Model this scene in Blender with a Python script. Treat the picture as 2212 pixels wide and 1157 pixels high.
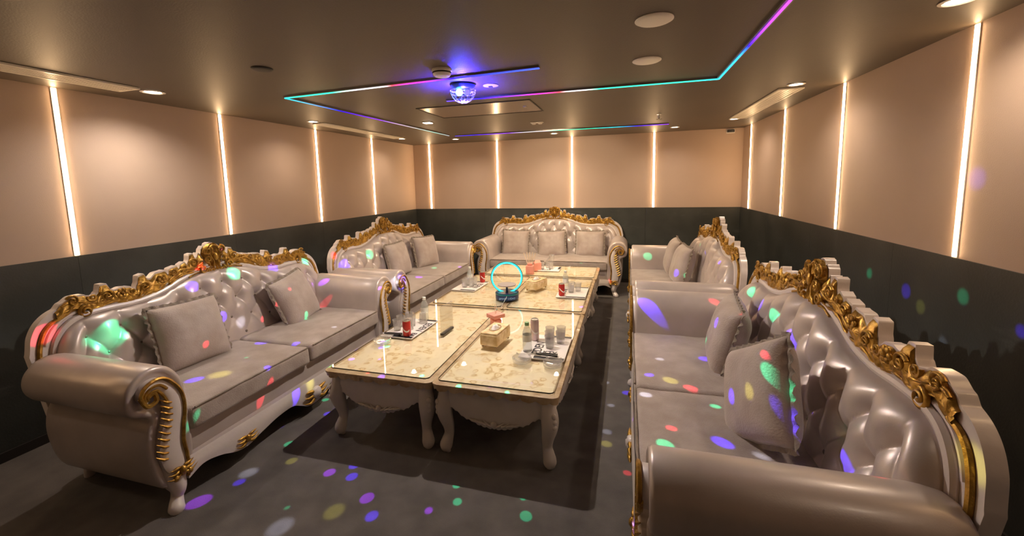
import bpy, math, random
from mathutils import Vector, Matrix, noise
from math import sin, cos, pi, radians as R_

S = bpy.context.scene
for _o in list(bpy.data.objects):
    bpy.data.objects.remove(_o, do_unlink=True)
COL = S.collection

# ------------------------------------------------------------------ camera
cam_d = bpy.data.cameras.new('camera')
cam_d.sensor_fit = 'HORIZONTAL'; cam_d.sensor_width = 36.0
cam_d.lens = 899.7 / 2212 * 36
cam_d.shift_x = (1106 - 1091.34) / 2212
cam_d.shift_y = (499.87 - 578.5) / 2212
cam_d.clip_start = 0.02; cam_d.clip_end = 60
camera = bpy.data.objects.new('camera', cam_d); COL.objects.link(camera)
cr = Vector((0.96030985, 0.27789812, -0.0240339))
cu = Vector((-0.00936266, 0.11822795, 0.99294234))
cf = Vector((-0.27877829, 0.95330729, -0.11613733))
camera.matrix_world = Matrix(((cr.x, cu.x, -cf.x, 3.5928), (cr.y, cu.y, -cf.y, -6.6762), (cr.z, cu.z, -cf.z, 1.5956), (0, 0, 0, 1)))
S.camera = camera

# ------------------------------------------------------------------ world, view
w = bpy.data.worlds.new('world'); S.world = w; w.use_nodes = True
w.node_tree.nodes['Background'].inputs[0].default_value = (0.02, 0.018, 0.016, 1)
w.node_tree.nodes['Background'].inputs[1].default_value = 0.3
S.view_settings.view_transform = 'Standard'; S.view_settings.look = 'None'
S.view_settings.gamma = 1; S.view_settings.use_curve_mapping = False
S.view_settings.exposure = 0.58

# room size and light levels
W, H, DADO, YF = 5.169, 2.2845, 1.172, -8.4
P_STRIP = 26.0      # emission of the wall strips
P_DOWN = 14.0       # watts of one downlight
P_BALL = 75.0       # white light of the disco light
P_DOTS = 520.0      # coloured beams of the disco light
WARM = (1.0, 0.64, 0.33); LAMPWHITE = (1.0, 0.80, 0.60)

# ------------------------------------------------------------------ materials
def mat(name, color, rough=0.5, metal=0.0, bump=0.0, bscale=40, var=0.0, vscale=5, color2=None, spec=0.5, coat=0.0, sheen=0.0, trans=0.0, detail=4):
    m = bpy.data.materials.new(name); m.use_nodes = True
    nt = m.node_tree; N = nt.nodes; L = nt.links; b = N['Principled BSDF']
    b.inputs['Base Color'].default_value = (*color, 1)
    b.inputs['Roughness'].default_value = rough; b.inputs['Metallic'].default_value = metal
    b.inputs['Specular IOR Level'].default_value = spec
    b.inputs['Coat Weight'].default_value = coat; b.inputs['Coat Roughness'].default_value = 0.15
    b.inputs['Sheen Weight'].default_value = sheen
    b.inputs['Transmission Weight'].default_value = trans
    tc = N.new('ShaderNodeTexCoord')
    if color2 is not None or var:
        n = N.new('ShaderNodeTexNoise'); n.inputs['Scale'].default_value = vscale; n.inputs['Detail'].default_value = detail
        L.new(tc.outputs['Object'], n.inputs['Vector'])
        r = N.new('ShaderNodeValToRGB'); c2 = color2 or tuple(c * (1 - var) for c in color)
        r.color_ramp.elements[0].position = 0.35; r.color_ramp.elements[1].position = 0.68
        r.color_ramp.elements[0].color = (*c2, 1); r.color_ramp.elements[1].color = (*color, 1)
        L.new(n.outputs['Fac'], r.inputs['Fac']); L.new(r.outputs['Color'], b.inputs['Base Color'])
    if bump:
        n2 = N.new('ShaderNodeTexNoise'); n2.inputs['Scale'].default_value = bscale; n2.inputs['Detail'].default_value = 5
        L.new(tc.outputs['Object'], n2.inputs['Vector'])
        bp = N.new('ShaderNodeBump'); bp.inputs['Strength'].default_value = bump; bp.inputs['Distance'].default_value = 0.01
        L.new(n2.outputs['Fac'], bp.inputs['Height']); L.new(bp.outputs['Normal'], b.inputs['Normal'])
    return m

def emit(name, color, strength):
    m = bpy.data.materials.new(name); m.use_nodes = True
    nt = m.node_tree; nt.nodes.clear()
    e = nt.nodes.new('ShaderNodeEmission'); o = nt.nodes.new('ShaderNodeOutputMaterial')
    e.inputs[0].default_value = (*color, 1); e.inputs[1].default_value = strength
    nt.links.new(e.outputs[0], o.inputs[0]); return m

def clear(name, tint=(1, 1, 1), rough=0.02, gloss=1.0, ior=1.45, milk=0.0, milkcol=(.8, .8, .8)):
    """thin clear sheet or vessel: transparent with a fresnel mirror coat"""
    m = bpy.data.materials.new(name); m.use_nodes = True
    nt = m.node_tree; nt.nodes.clear(); N = nt.nodes; L = nt.links
    t = N.new('ShaderNodeBsdfTransparent'); t.inputs[0].default_value = (*tint, 1)
    g = N.new('ShaderNodeBsdfGlossy'); g.inputs['Roughness'].default_value = rough
    lw = N.new('ShaderNodeLayerWeight'); lw.inputs[0].default_value = .5
    pw = N.new('ShaderNodeMath'); pw.operation = 'POWER'; pw.inputs[1].default_value = 4.0; L.new(lw.outputs['Facing'], pw.inputs[0])
    f = N.new('ShaderNodeMath'); f.operation = 'MULTIPLY_ADD'; f.inputs[1].default_value = .94; f.inputs[2].default_value = ((ior - 1) / (ior + 1)) ** 2; L.new(pw.outputs[0], f.inputs[0])
    mu = N.new('ShaderNodeMath'); mu.operation = 'MULTIPLY'; mu.inputs[1].default_value = gloss; mu.use_clamp = True
    mx = N.new('ShaderNodeMixShader'); o = N.new('ShaderNodeOutputMaterial')
    L.new(f.outputs[0], mu.inputs[0]); L.new(mu.outputs[0], mx.inputs[0])
    L.new(t.outputs[0], mx.inputs[1]); L.new(g.outputs[0], mx.inputs[2])
    if milk:
        d = N.new('ShaderNodeBsdfDiffuse'); d.inputs[0].default_value = (*milkcol, 1)
        m2 = N.new('ShaderNodeMixShader'); m2.inputs[0].default_value = milk
        L.new(mx.outputs[0], m2.inputs[1]); L.new(d.outputs[0], m2.inputs[2]); L.new(m2.outputs[0], o.inputs[0])
    else:
        L.new(mx.outputs[0], o.inputs[0])
    return m

M = {}
M['wallpaper'] = mat('wallpaper', (.60, .46, .37), .62, bump=.15, bscale=260, var=.05, vscale=2.2)
M['dado'] = mat('dado_board', (.070, .078, .075), .34, bump=.12, bscale=90, color2=(.042, .048, .047), vscale=2.5)
M['ceiling'] = mat('ceiling_paint', (.125, .098, .075), .5, bump=.10, bscale=120, var=.12, vscale=1.3, spec=.35)
M['floor'] = mat('carpet', (.135, .12, .115), .85, bump=.5, bscale=320, color2=(.09, .08, .077), vscale=7, sheen=.1)
M['skirting'] = mat('skirting_board', (.035, .03, .03), .3)
M['leather'] = mat('pearl_leather', (.56, .485, .46), .36, metal=.24, bump=.04, bscale=220, var=.13, vscale=6, coat=.12)
M['velvet'] = mat('worn_velvet', (.41, .35, .325), .62, bump=.35, bscale=160, color2=(.31, .25, .22), vscale=9, sheen=.35)
M['pillow'] = mat('pillow_velvet', (.45, .385, .36), .55, bump=.3, bscale=130, color2=(.36, .29, .26), vscale=8, sheen=.4)
M['ruffle'] = mat('pillow_ruffle', (.30, .25, .21), .8, bump=.5, bscale=200, var=.3, vscale=25)
M['wood'] = mat('white_lacquered_wood', (.70, .63, .61), .3, bump=.06, bscale=60, var=.08, vscale=8, coat=.2)
M['hatch'] = mat('hatch_panel', (.14, .11, .085), .22, spec=.6)
M['gold'] = mat('antique_gold', (.62, .37, .075), .36, metal=.72, bump=.35, bscale=70, color2=(.30, .16, .03), vscale=28)
M['darkgold'] = mat('dark_gold_line', (.30, .17, .05), .35, metal=.6)
M['crystal'] = mat('button_crystal', (.30, .26, .22), .12, metal=.6)
M['tablewood'] = mat('table_white_wood', (.60, .55, .51), .34, bump=.12, bscale=45, var=.10, vscale=9, coat=.15)
M['rim'] = mat('carved_rim', (.60, .47, .30), .42, bump=.5, bscale=55, color2=(.40, .27, .14), vscale=16)
M['glass'] = clear('table_glass', (.98, .99, .97), .01, 1.0, 1.5)
M['glass_edge'] = mat('glass_edge', (.03, .028, .02), .15)
M['tumbler'] = clear('tumbler_glass', (.93, .93, .93), .03, 1.6, 1.5, .16, (.85, .82, .8))
M['plastic_clear'] = clear('clear_plastic', (.92, .94, .94), .04, 1.5, 1.45, .22, (.8, .82, .8))
M['acrylic'] = clear('acrylic', (.94, .93, .90), .03, 1.2, 1.45, .15, (.85, .82, .75))
M['paper'] = mat('mat_paper', (.78, .74, .72), .6)
M['ink'] = mat('black_ink', (.02, .02, .03), .5)
M['steel'] = mat('brushed_steel', (.5, .48, .47), .3, metal=.9)
M['cokered'] = mat('red_can_paint', (.50, .035, .03), .3, metal=.3)
M['cansilver'] = mat('pink_can_paint', (.62, .48, .47), .28, metal=.5)
M['black'] = mat('black_plastic', (.02, .02, .022), .35)
M['darkblue'] = mat('dark_blue_plastic', (.012, .03, .10), .35)
M['greycloth'] = mat('grey_pad', (.38, .31, .29), .7)
M['white_plastic'] = mat('white_plastic', (.86, .82, .76), .45)
M['ac'] = mat('vent_white_paint', (.85, .80, .70), .35)
M['dark'] = mat('dark_slot', (.03, .025, .02), .6)
M['pink'] = mat('pink_box', (.80, .33, .26), .45, var=.12, vscale=20)
M['reed'] = mat('reed', (.75, .62, .48), .7)
M['greencap'] = mat('green_cap', (.22, .42, .20), .4)
M['alu'] = mat('aluminium_channel', (.22, .20, .19), .4, metal=.7)
M['strip'] = emit('strip_light', WARM, P_STRIP)
M['lens'] = emit('downlight_lens', LAMPWHITE, 22)
M['ringblue'] = emit('ring_cyan_light', (.03, .62, .62), 2.2)
M['ringdark'] = mat('ring_housing', (.0, .16, .17), .3)
M['led'] = emit('disco_led', (.06, .45, 1.0), 30)
M['led_blue'] = emit('disco_led_blue', (.04, .03, 1.0), 7)
M['leaf_white'] = mat('frosted_cap', (.75, .76, .72), .35)

def tabletop_mat():
    m = mat('table_cloth_gold_flowers', (.74, .62, .44), .5)
    nt = m.node_tree; N = nt.nodes; L = nt.links; b = N['Principled BSDF']
    tc = N['Texture Coordinate']
    v = N.new('ShaderNodeTexVoronoi'); v.inputs['Scale'].default_value = 17; v.feature = 'SMOOTH_F1'
    n = N.new('ShaderNodeTexNoise'); n.inputs['Scale'].default_value = 15; n.inputs['Detail'].default_value = 6
    L.new(tc.outputs['Object'], n.inputs['Vector']); 
    mixv = N.new('ShaderNodeMix'); mixv.data_type = 'VECTOR'; mixv.inputs[0].default_value = .06
    L.new(tc.outputs['Object'], mixv.inputs[4]); L.new(n.outputs['Color'], mixv.inputs[5]); L.new(mixv.outputs[1], v.inputs['Vector'])
    r = N.new('ShaderNodeValToRGB'); e = r.color_ramp.elements
    e[0].position = .0; e[0].color = (.72, .55, .28, 1); e[1].position = .8; e[1].color = (.78, .66, .42, 1)
    for p, c in ((.18, (.88, .74, .48, 1)), (.30, (.62, .42, .18, 1)), (.40, (.88, .76, .52, 1)), (.58, (.90, .80, .60, 1))):
        x = r.color_ramp.elements.new(p); x.color = c
    L.new(v.outputs['Distance'], r.inputs['Fac'])
    n3 = N.new('ShaderNodeTexNoise'); n3.inputs['Scale'].default_value = 5; n3.inputs['Detail'].default_value = 5
    L.new(tc.outputs['Object'], n3.inputs['Vector'])
    r3 = N.new('ShaderNodeValToRGB'); r3.color_ramp.elements[0].position = .42; r3.color_ramp.elements[1].position = .6
    L.new(n3.outputs['Fac'], r3.inputs['Fac'])
    mx = N.new('ShaderNodeMix'); mx.data_type = 'RGBA'; mx.inputs[7].default_value = (.84, .74, .55, 1)
    L.new(r3.outputs['Color'], mx.inputs[0]); L.new(r.outputs['Color'], mx.inputs[6])
    L.new(mx.outputs[2], b.inputs['Base Color'])
    bp = N.new('ShaderNodeBump'); bp.inputs['Strength'].default_value = .4; bp.inputs['Distance'].default_value = .004
    L.new(v.outputs['Distance'], bp.inputs['Height']); L.new(bp.outputs['Normal'], b.inputs['Normal'])
    return m
M['tabletop'] = tabletop_mat()

def tissue_mat():
    m = mat('tissue_box_print', (.85, .70, .46), .45, color2=(.62, .43, .20), vscale=26)
    return m
M['tissuebox'] = tissue_mat()

def scuffs(m):
    """pale wipe marks on the dark boards"""
    nt = m.node_tree; N = nt.nodes; L = nt.links; b = N['Principled BSDF']; tc = N['Texture Coordinate']
    src = b.inputs['Base Color'].links[0].from_socket
    mp = N.new('ShaderNodeMapping'); mp.inputs['Scale'].default_value = (1.3, 1.3, 4.5); mp.inputs['Rotation'].default_value = (.3, .2, .1)
    n = N.new('ShaderNodeTexNoise'); n.inputs['Scale'].default_value = 1.6; n.inputs['Detail'].default_value = 8; n.inputs['Roughness'].default_value = .7
    r = N.new('ShaderNodeValToRGB'); r.color_ramp.elements[0].position = .60; r.color_ramp.elements[1].position = .82
    r.color_ramp.elements[1].color = (.55, .55, .55, 1)
    L.new(tc.outputs['Object'], mp.inputs[0]); L.new(mp.outputs[0], n.inputs['Vector']); L.new(n.outputs['Fac'], r.inputs['Fac'])
    mx = N.new('ShaderNodeMix'); mx.data_type = 'RGBA'; mx.inputs[7].default_value = (.17, .18, .175, 1)
    L.new(r.outputs['Color'], mx.inputs[0]); L.new(src, mx.inputs[6]); L.new(mx.outputs[2], b.inputs['Base Color'])
scuffs(M['dado'])

# ------------------------------------------------------------------ mesh helpers
class MB:
    """collects shapes; build() links them as ONE mesh object"""
    def __init__(s): s.v = []; s.f = []; s.mi = []
    def add(s, vs, fs, mi=0):
        o = len(s.v); s.v.extend([tuple(p) for p in vs])
        for f in fs: s.f.append(tuple(i + o for i in f)); s.mi.append(mi)
        return s
    def box(s, x0, x1, y0, y1, z0, z1, mi=0):
        vs = [(x, y, z) for x in (x0, x1) for y in (y0, y1) for z in (z0, z1)]
        return s.add(vs, [(0, 1, 3, 2), (4, 6, 7, 5), (0, 4, 5, 1), (2, 3, 7, 6), (0, 2, 6, 4), (1, 5, 7, 3)], mi)
    def grid(s, rows, closed=False, mi=0, flip=False):
        n = len(rows[0]); vs = [p for r in rows for p in r]; fs = []
        for i in range(len(rows) - 1):
            for j in range(n if closed else n - 1):
                a, b = i * n + j, i * n + (j + 1) % n
                q = (a, b, b + n, a + n); fs.append(q[::-1] if flip else q)
        return s.add(vs, fs, mi)
    def tube(s, pts, rad, seg=8, mi=0, closed=False):
        pts = [Vector(p) for p in pts]; n = len(pts)
        if not hasattr(rad, '__len__'): rad = [rad] * n
        t0 = (pts[1] - pts[0]).normalized()
        up = Vector((0, 0, 1)) if abs(t0.z) < .9 else Vector((0, 1, 0))
        nrm = t0.cross(up).normalized(); rows = []
        for i in range(n):
            a = pts[i - 1] if (i > 0 or closed) else pts[i]; b = pts[(i + 1) % n] if (i < n - 1 or closed) else pts[i]
            t = (b - a).normalized(); nrm = (nrm - t * nrm.dot(t))
            nrm = nrm.normalized() if nrm.length > 1e-6 else t.orthogonal().normalized()
            bn = t.cross(nrm)
            rows.append([pts[i] + (nrm * cos(2 * pi * k / seg) + bn * sin(2 * pi * k / seg)) * rad[i] for k in range(seg)])
        if closed: rows.append(rows[0])
        o = len(s.v); s.grid(rows, True, mi)
        if not closed:
            s.f.append(tuple(o + k for k in range(seg))[::-1]); s.mi.append(mi)
            s.f.append(tuple(o + (n - 1) * seg + k for k in range(seg))); s.mi.append(mi)
        return s
    def lathe(s, prof, seg=24, c=(0, 0, 0), mi=0, caps=True):
        rows = [[(c[0] + r * cos(2 * pi * k / seg), c[1] + r * sin(2 * pi * k / seg), c[2] + z) for k in range(seg)] for r, z in prof]
        o = len(s.v); s.grid(rows, True, mi)
        if caps:
            if prof[0][0] > 1e-5: s.f.append(tuple(o + k for k in range(seg))[::-1]); s.mi.append(mi)
            if prof[-1][0] > 1e-5: s.f.append(tuple(o + (len(prof) - 1) * seg + k for k in range(seg))); s.mi.append(mi)
        return s
    def ball(s, c, r, seg=10, rings=6, mi=0):
        if not hasattr(r, '__len__'): r = (r, r, r)
        rows = []
        for i in range(rings + 1):
            a = -pi / 2 + pi * i / rings; rr = max(cos(a), 1e-4)
            rows.append([(c[0] + r[0] * rr * cos(2 * pi * k / seg), c[1] + r[1] * rr * sin(2 * pi * k / seg), c[2] + r[2] * sin(a)) for k in range(seg)])
        return s.grid(rows, True, mi)
    def prism(s, poly, y0, y1, mi=0):
        """polygon in XZ extruded in Y"""
        n = len(poly); vs = [(x, y0, z) for x, z in poly] + [(x, y1, z) for x, z in poly]
        fs = [tuple(range(n)), tuple(range(2 * n - 1, n - 1, -1))] + [(i, i + n, (i + 1) % n + n, (i + 1) % n) for i in range(n)]
        return s.add(vs, fs, mi)
    def rbox(s, c, d, r, step=.05, disp=None, mi=0):
        """rounded box, centre c, size d"""
        def ax(L):
            h = L / 2; a = [-h, -h + r * .3, -h + r * .7, -h + r]; n = max(1, int((L - 2 * r) / step))
            a += [-h + r + (L - 2 * r) * i / n for i in range(1, n)]; a += [h - r, h - r * .7, h - r * .3, h]; return a
        A = [ax(d[0]), ax(d[1]), ax(d[2])]; h = [x / 2 for x in d]
        def P(p):
            q = [max(-(h[i] - r), min(h[i] - r, p[i])) for i in range(3)]
            e = Vector([p[i] - q[i] for i in range(3)]); 
            if e.length > 1e-9: e.normalize(); v = Vector(q) + e * r
            else: v = Vector(p)
            if disp: v = disp(v, e)
            return (v.x + c[0], v.y + c[1], v.z + c[2])
        for k in range(3):
            i, j = (k + 1) % 3, (k + 2) % 3
            for sgn in (-1, 1):
                rows = []
                for a in A[i]:
                    row = []
                    for b in A[j]:
                        p = [0, 0, 0]; p[k] = sgn * h[k]; p[i] = a; p[j] = b; row.append(P(p))
                    rows.append(row)
                s.grid(rows, False, mi, flip=sgn < 0)
        return s
    def build(s, name, m, parent=None, smooth=35, bevel=0, loc=None, rot=None, merge=False):
        me = bpy.data.meshes.new(name); me.from_pydata(s.v, [], s.f)
        for mm in (m if isinstance(m, (list, tuple)) else [m]): me.materials.append(mm)
        me.polygons.foreach_set('material_index', s.mi)
        import bmesh
        b = bmesh.new(); b.from_mesh(me)
        if merge: bmesh.ops.remove_doubles(b, verts=b.verts, dist=1e-4)
        bmesh.ops.recalc_face_normals(b, faces=b.faces)
        b.to_mesh(me); b.free()
        if smooth:
            me.polygons.foreach_set('use_smooth', [True] * len(me.polygons)); me.set_sharp_from_angle(angle=R_(smooth))
        me.update()
        o = bpy.data.objects.new(name, me); COL.objects.link(o)
        if parent: o.parent = parent
        if loc: o.location = loc
        if rot: o.rotation_euler = rot
        if bevel:
            md = o.modifiers.new('bevel', 'BEVEL'); md.width = bevel; md.segments = 2; md.limit_method = 'ANGLE'
        return o

def thing(name, label, cat, loc=(0, 0, 0), rotz=0, group=None, rot=None):
    o = bpy.data.objects.new(name, None); COL.objects.link(o)
    o.location = loc; o.rotation_euler = rot or (0, 0, rotz); o.empty_display_size = .1
    return tag(o, label, cat, group)
def tag(o, label=None, cat=None, group=None, kind=None):
    if label: o['label'] = label
    if cat: o['category'] = cat
    if group: o['group'] = group
    if kind: o['kind'] = kind
    return o
def copy_tree(o, parent=None):
    c = o.copy(); COL.objects.link(c)
    if parent: c.parent = parent
    for ch in [x for x in bpy.data.objects if x.parent == o]: copy_tree(ch, c)
    return c
def clone(o, loc, rotz=0, label=None, group=None, rot=None):
    c = copy_tree(o); c.location = loc; c.rotation_euler = rot or (0, 0, rotz)
    if label: c['label'] = label
    if group: c['group'] = group
    return c
def interp(pts, x):
    if x <= pts[0][0]: return pts[0][1]
    for i in range(len(pts) - 1):
        x0, y0 = pts[i]; x1, y1 = pts[i + 1]
        if x <= x1:
            t = (x - x0) / (x1 - x0)
            ym = pts[i - 1][1] if i > 0 else y0; yp = pts[i + 2][1] if i + 2 < len(pts) else y1
            xm = pts[i - 1][0] if i > 0 else x0 - (x1 - x0); xp = pts[i + 2][0] if i + 2 < len(pts) else x1 + (x1 - x0)
            m0 = (y1 - ym) / (x1 - xm) * (x1 - x0); m1 = (yp - y0) / (xp - x0) * (x1 - x0)
            return (2*t**3-3*t*t+1)*y0 + (t**3-2*t*t+t)*m0 + (-2*t**3+3*t*t)*y1 + (t**3-t*t)*m1
    return pts[-1][1]
def lin(pts, x):
    if x <= pts[0][0]: return pts[0][1]
    for i in range(len(pts) - 1):
        if x <= pts[i+1][0]:
            t = (x - pts[i][0]) / (pts[i+1][0] - pts[i][0]); t = t * t * (3 - 2 * t)
            return pts[i][1] + (pts[i+1][1] - pts[i][1]) * t
    return pts[-1][1]
def spline(P, n=8, closed=False):
    """Catmull-Rom through tuples of any length"""
    out = []; L = len(P); rng = range(L) if closed else range(L - 1)
    for i in rng:
        p = [P[(i + k) % L] if closed else P[max(0, min(L - 1, i + k))] for k in (-1, 0, 1, 2)]
        for s_ in range(n):
            t = s_ / n
            out.append(tuple(.5 * (2*b + (c-a)*t + (2*a-5*b+4*c-d)*t*t + (-a+3*b-3*c+d)*t**3) for a, b, c, d in zip(*p)))
    if not closed: out.append(tuple(P[-1]))
    return out

# ------------------------------------------------------------------ room shell
def struct(name, mb, m, **k):
    o = mb.build(name, m, smooth=0, **k); o['kind'] = 'structure'; return o
struct('floor', MB().box(-.15, W + .15, YF - .15, .15, -.1, 0), M['floor'])
struct('ceiling', MB().box(-.15, W + .15, YF - .15, .15, H, H + .1), M['ceiling'])
struct('wall_left', MB().box(-.15, 0, YF, 0, 0, H), M['wallpaper'])
struct('wall_right', MB().box(W, W + .15, YF, 0, 0, H), M['wallpaper'])
struct('wall_back', MB().box(-.15, W + .15, 0, .15, 0, H), M['wallpaper'])
struct('wall_front', MB().box(-.15, W + .15, YF - .15, YF, 0, H), M['wallpaper'])
# dark boards to dado height, 8 mm proud of the wallpaper, with board joints
def dado(name, axis, a, b, pos, d):
    n = max(1, round((b - a) / 1.22)); mb = MB()
    for i in range(n):
        u0 = a + (b - a) * i / n + .0008; u1 = a + (b - a) * (i + 1) / n - .0008
        if axis == 'y': mb.box(min(pos, pos + d), max(pos, pos + d), u0, u1, 0, DADO)
        else: mb.box(u0, u1, min(pos, pos + d), max(pos, pos + d), 0, DADO)
    struct(name, mb, M['dado'])
dado('trim_1', 'y', YF, 0, 0, .008); dado('trim_2', 'y', YF, 0, W, -.008)
dado('trim_3', 'x', .008, W - .008, 0, -.008); dado('trim_4', 'x', .008, W - .008, YF, .008)
struct('baseboard_left', MB().box(.008, .020, YF, 0, 0, .06), M['skirting'])
struct('baseboard_right', MB().box(W - .020, W - .008, YF, 0, 0, .06), M['skirting'])
struct('baseboard_back', MB().box(.02, W - .02, -.020, -.008, 0, .06), M['skirting'])

# ------------------------------------------------------------------ wall strip lights
def strip(loc, rz, label):
    t = thing('wall_light_strip', label, 'light strip', loc, rz, 'vertical light strips on the walls')
    h0, h1 = DADO + .002, H - .004
    MB().box(-.016, .016, -.004, 0, h0, h1).build('channel', M['white_plastic'], t)
    pts = [(.0115 * cos(a), -.004 - .009 * sin(a)) for a in [pi * i / 8 for i in range(9)]]
    rows = [[(x, y, z) for x, y in pts] for z in (h0 + .003, h1 - .003)]
    MB().grid(rows).build('diffuser', M['strip'], t)
NAMES = ['nearest the camera', 'second from the camera', 'third from the camera', 'closest to the far corner']
for i, y in enumerate((-4.80, -3.64, -2.41, -1.26)):
    strip((0, y, 0), pi / 2, 'tall glowing warm white strip on the left wall, ' + NAMES[i])
for i, y in enumerate((-4.09, -2.85, -1.62, -.40)):
    strip((W, y, 0), -pi / 2, 'tall glowing warm white strip on the right wall, ' + NAMES[i])
BN = ['leftmost of four', 'second of four from the left', 'third of four, just right of the sofa crest', 'rightmost of four']
for i, x in enumerate((.307, 1.535, 2.765, 3.982)):
    strip((x, 0, 0), 0, 'tall glowing warm white strip on the far wall, ' + BN[i])
strip((0, -6.02, 0), pi / 2, 'tall glowing warm white strip on the left wall beside the camera')
strip((0, -7.24, 0), pi / 2, 'tall glowing warm white strip on the left wall behind the camera')
strip((W, -5.33, 0), -pi / 2, 'tall glowing warm white strip on the right wall beside the camera')

# ------------------------------------------------------------------ ceiling fittings
def downlight(x, y, label, power=1.0, r=.042, col=LAMPWHITE):
    t = thing('downlight', label, 'ceiling light', (x, y, H), 0, 'recessed ceiling downlights')
    MB().lathe([(r * .98, -.0015), (r * 1.35, -.0015), (r * 1.45, -.005), (r * 1.15, -.008), (r * .98, -.004), (r * .98, -.0015)], 28, caps=False).build('bezel', M['white_plastic'], t)
    MB().lathe([(0.0001, -.003), (r * .95, -.003)], 24).build('lens', M['lens'], t)
    if power:
        l = bpy.data.lights.new('downlight_bulb', 'SPOT'); l.energy = P_DOWN * power; l.color = col
        l.spot_size = R_(150); l.spot_blend = 1; l.shadow_soft_size = .03
        o = bpy.data.objects.new('downlight_bulb', l); COL.objects.link(o); o.parent = t; o.location = (0, 0, -.02)
    return t
downlight(.416, -4.477, 'bright round white downlight above the near left sofa', 1.9, .05, (1, .86, .72))
downlight(.423, -2.93, 'small round downlight over the left wall, between two air vents', .8)
downlight(.385, -1.05, 'small round downlight at the far end of the left air vent', .7)
downlight(1.054, -.60, 'small round downlight by the far wall, near the left corner', .9)
downlight(2.586, -.62, 'small round downlight above the far sofa', 1.5)
downlight(4.208, -.554, 'small round downlight by the far wall, right of the ceiling light line', .9)
downlight(4.808, -1.067, 'small round downlight at the far end of the right air vent', .7)
downlight(4.816, -2.935, 'bright round downlight at the near end of the right air vent', .9)
downlight(4.873, -4.453, 'round downlight over the right wall at the top edge of the picture', 1.0)
downlight(.42, -6.3, 'round downlight over the left wall beside the camera', .35)
downlight(4.85, -6.2, 'round downlight over the right wall behind the camera', .3)
sq = thing('square_downlight', 'small square white ceiling light beyond the disco light', 'ceiling light', (1.462, -2.354, H))
MB().box(-.05, .05, -.05, .05, -.008, -.001).build('frame', M['white_plastic'], sq)
MB().box(-.04, .04, -.04, .04, -.011, -.008).build('lens', M['lens'], sq)
tw = thing('twin_spotlight', 'small twin spotlight in the ceiling over the far tables', 'ceiling light', (2.586, -1.81, H))
MB().box(-.075, .075, -.035, .035, -.006, -.001).build('plate', M['white_plastic'], tw)
for s_ in (-1, 1):
    MB().lathe([(.0001, -.022), (.022, -.022), (.026, -.012), (.026, -.004)], 16, (s_ * .038, 0, 0)).build('lamp_head', M['white_plastic'], tw)

def vent(cx, cy, wid, ln, label):
    t = thing('air_vent', label, 'air vent', (cx, cy, H), 0, 'long white ceiling air vents')
    a, b, th = wid / 2, ln / 2, .018
    fr = MB().box(-a, a, -b, -b + th, -.014, -.001).box(-a, a, b - th, b, -.014, -.001).box(-a, -a + th, -b + th, b - th, -.014, -.001).box(a - th, a, -b + th, b - th, -.014, -.001)
    fr.build('frame', M['ac'], t, bevel=.002)
    MB().box(-a + th, a - th, -b + th, b - th, -.009, -.001).build('backing', M['ac'], t)
    lv = MB()
    for i in range(4):
        x = -a + th + (wid - 2 * th) * (i + 1) / 5
        lv.box(x - .002, x + .002, -b + th, b - th, -.012, -.009)
    lv.build('louvres', M['ac'], t, smooth=0)
vent(.375, -5.15, .19, 1.12, 'long white air vent in the ceiling at the left edge of the picture')
vent(.40, -1.99, .16, 1.66, 'long white air vent in the ceiling along the left wall, farther one')
vent(4.83, -1.97, .18, 1.66, 'long white air vent in the ceiling along the right wall')

def disc(name, x, y, r, h, label, cat, m='white_plastic', group=None):
    t = thing(name, label, cat, (x, y, H), 0, group)
    MB().lathe([(r, -.001), (r, -h * .5), (r * .93, -h * .85), (r * .8, -h), (.0001, -h)], 32).build('cover', M[m], t)
    MB().lathe([(r * 1.04, -.0008), (r * 1.04, -.004), (r, -.004)], 32, caps=False).build('ring', M[m], t)
disc('ceiling_speaker', 3.701, -4.662, .078, .010, 'round white ceiling speaker, the nearer of two on the right', 'speaker', group='round ceiling speakers')
disc('ceiling_speaker', 3.699, -4.016, .078, .010, 'round white ceiling speaker, the farther of two on the right', 'speaker', group='round ceiling speakers')
disc('ceiling_cover', 1.563, -4.661, .055, .010, 'small dark round cover on the ceiling left of the coloured light line', 'cover', 'dark')
sm = thing('smoke_detector', 'white round smoke detector on the ceiling beside the disco light', 'smoke detector', (2.515, -4.27, H))
MB().lathe([(.06, -.001), (.062, -.012), (.056, -.014), (.054, -.03), (.045, -.042), (.02, -.046), (.0001, -.046)], 32).build('body', M['white_plastic'], sm)
MB().lathe([(.0575, -.018), (.0575, -.026), (.055, -.026)], 32, caps=False).build('vent_slots', M['dark'], sm)
rs = thing('ceiling_sensor', 'small white round ceiling sensor right of the disco light', 'sensor', (2.661, -3.767, H))
MB().lathe([(.055, -.001), (.055, -.004), (.035, -.008), (.0001, -.008)], 28).build('plate', M['white_plastic'], rs)
MB().box(-.013, .013, -.013, .013, -.014, -.008).build('eye', M['black'], rs)
hp = thing('ceiling_hatch', 'ceiling access hatch outlined by a thin dark gap', 'hatch', (2.28, -2.87, H))
MB().box(-.52, .52, -.29, .29, -.003, -.0005).build('panel', M['hatch'], hp)
hf = MB()
for a in ((-.53, .53, -.30, -.29), (-.53, .53, .29, .30), (-.53, -.52, -.29, .29), (.52, .53, -.29, .29)): hf.box(*a, -.006, -.0005)
hf.build('frame', M['dark'], hp)
MB().box(.40, .43, -.02, .02, -.006, -.003).build('latch', M['steel'], hp)
sp = thing('sprinkler_head', 'small sprinkler head on the ceiling, right of the far light line', 'sprinkler', (3.92, -1.843, H))
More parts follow.
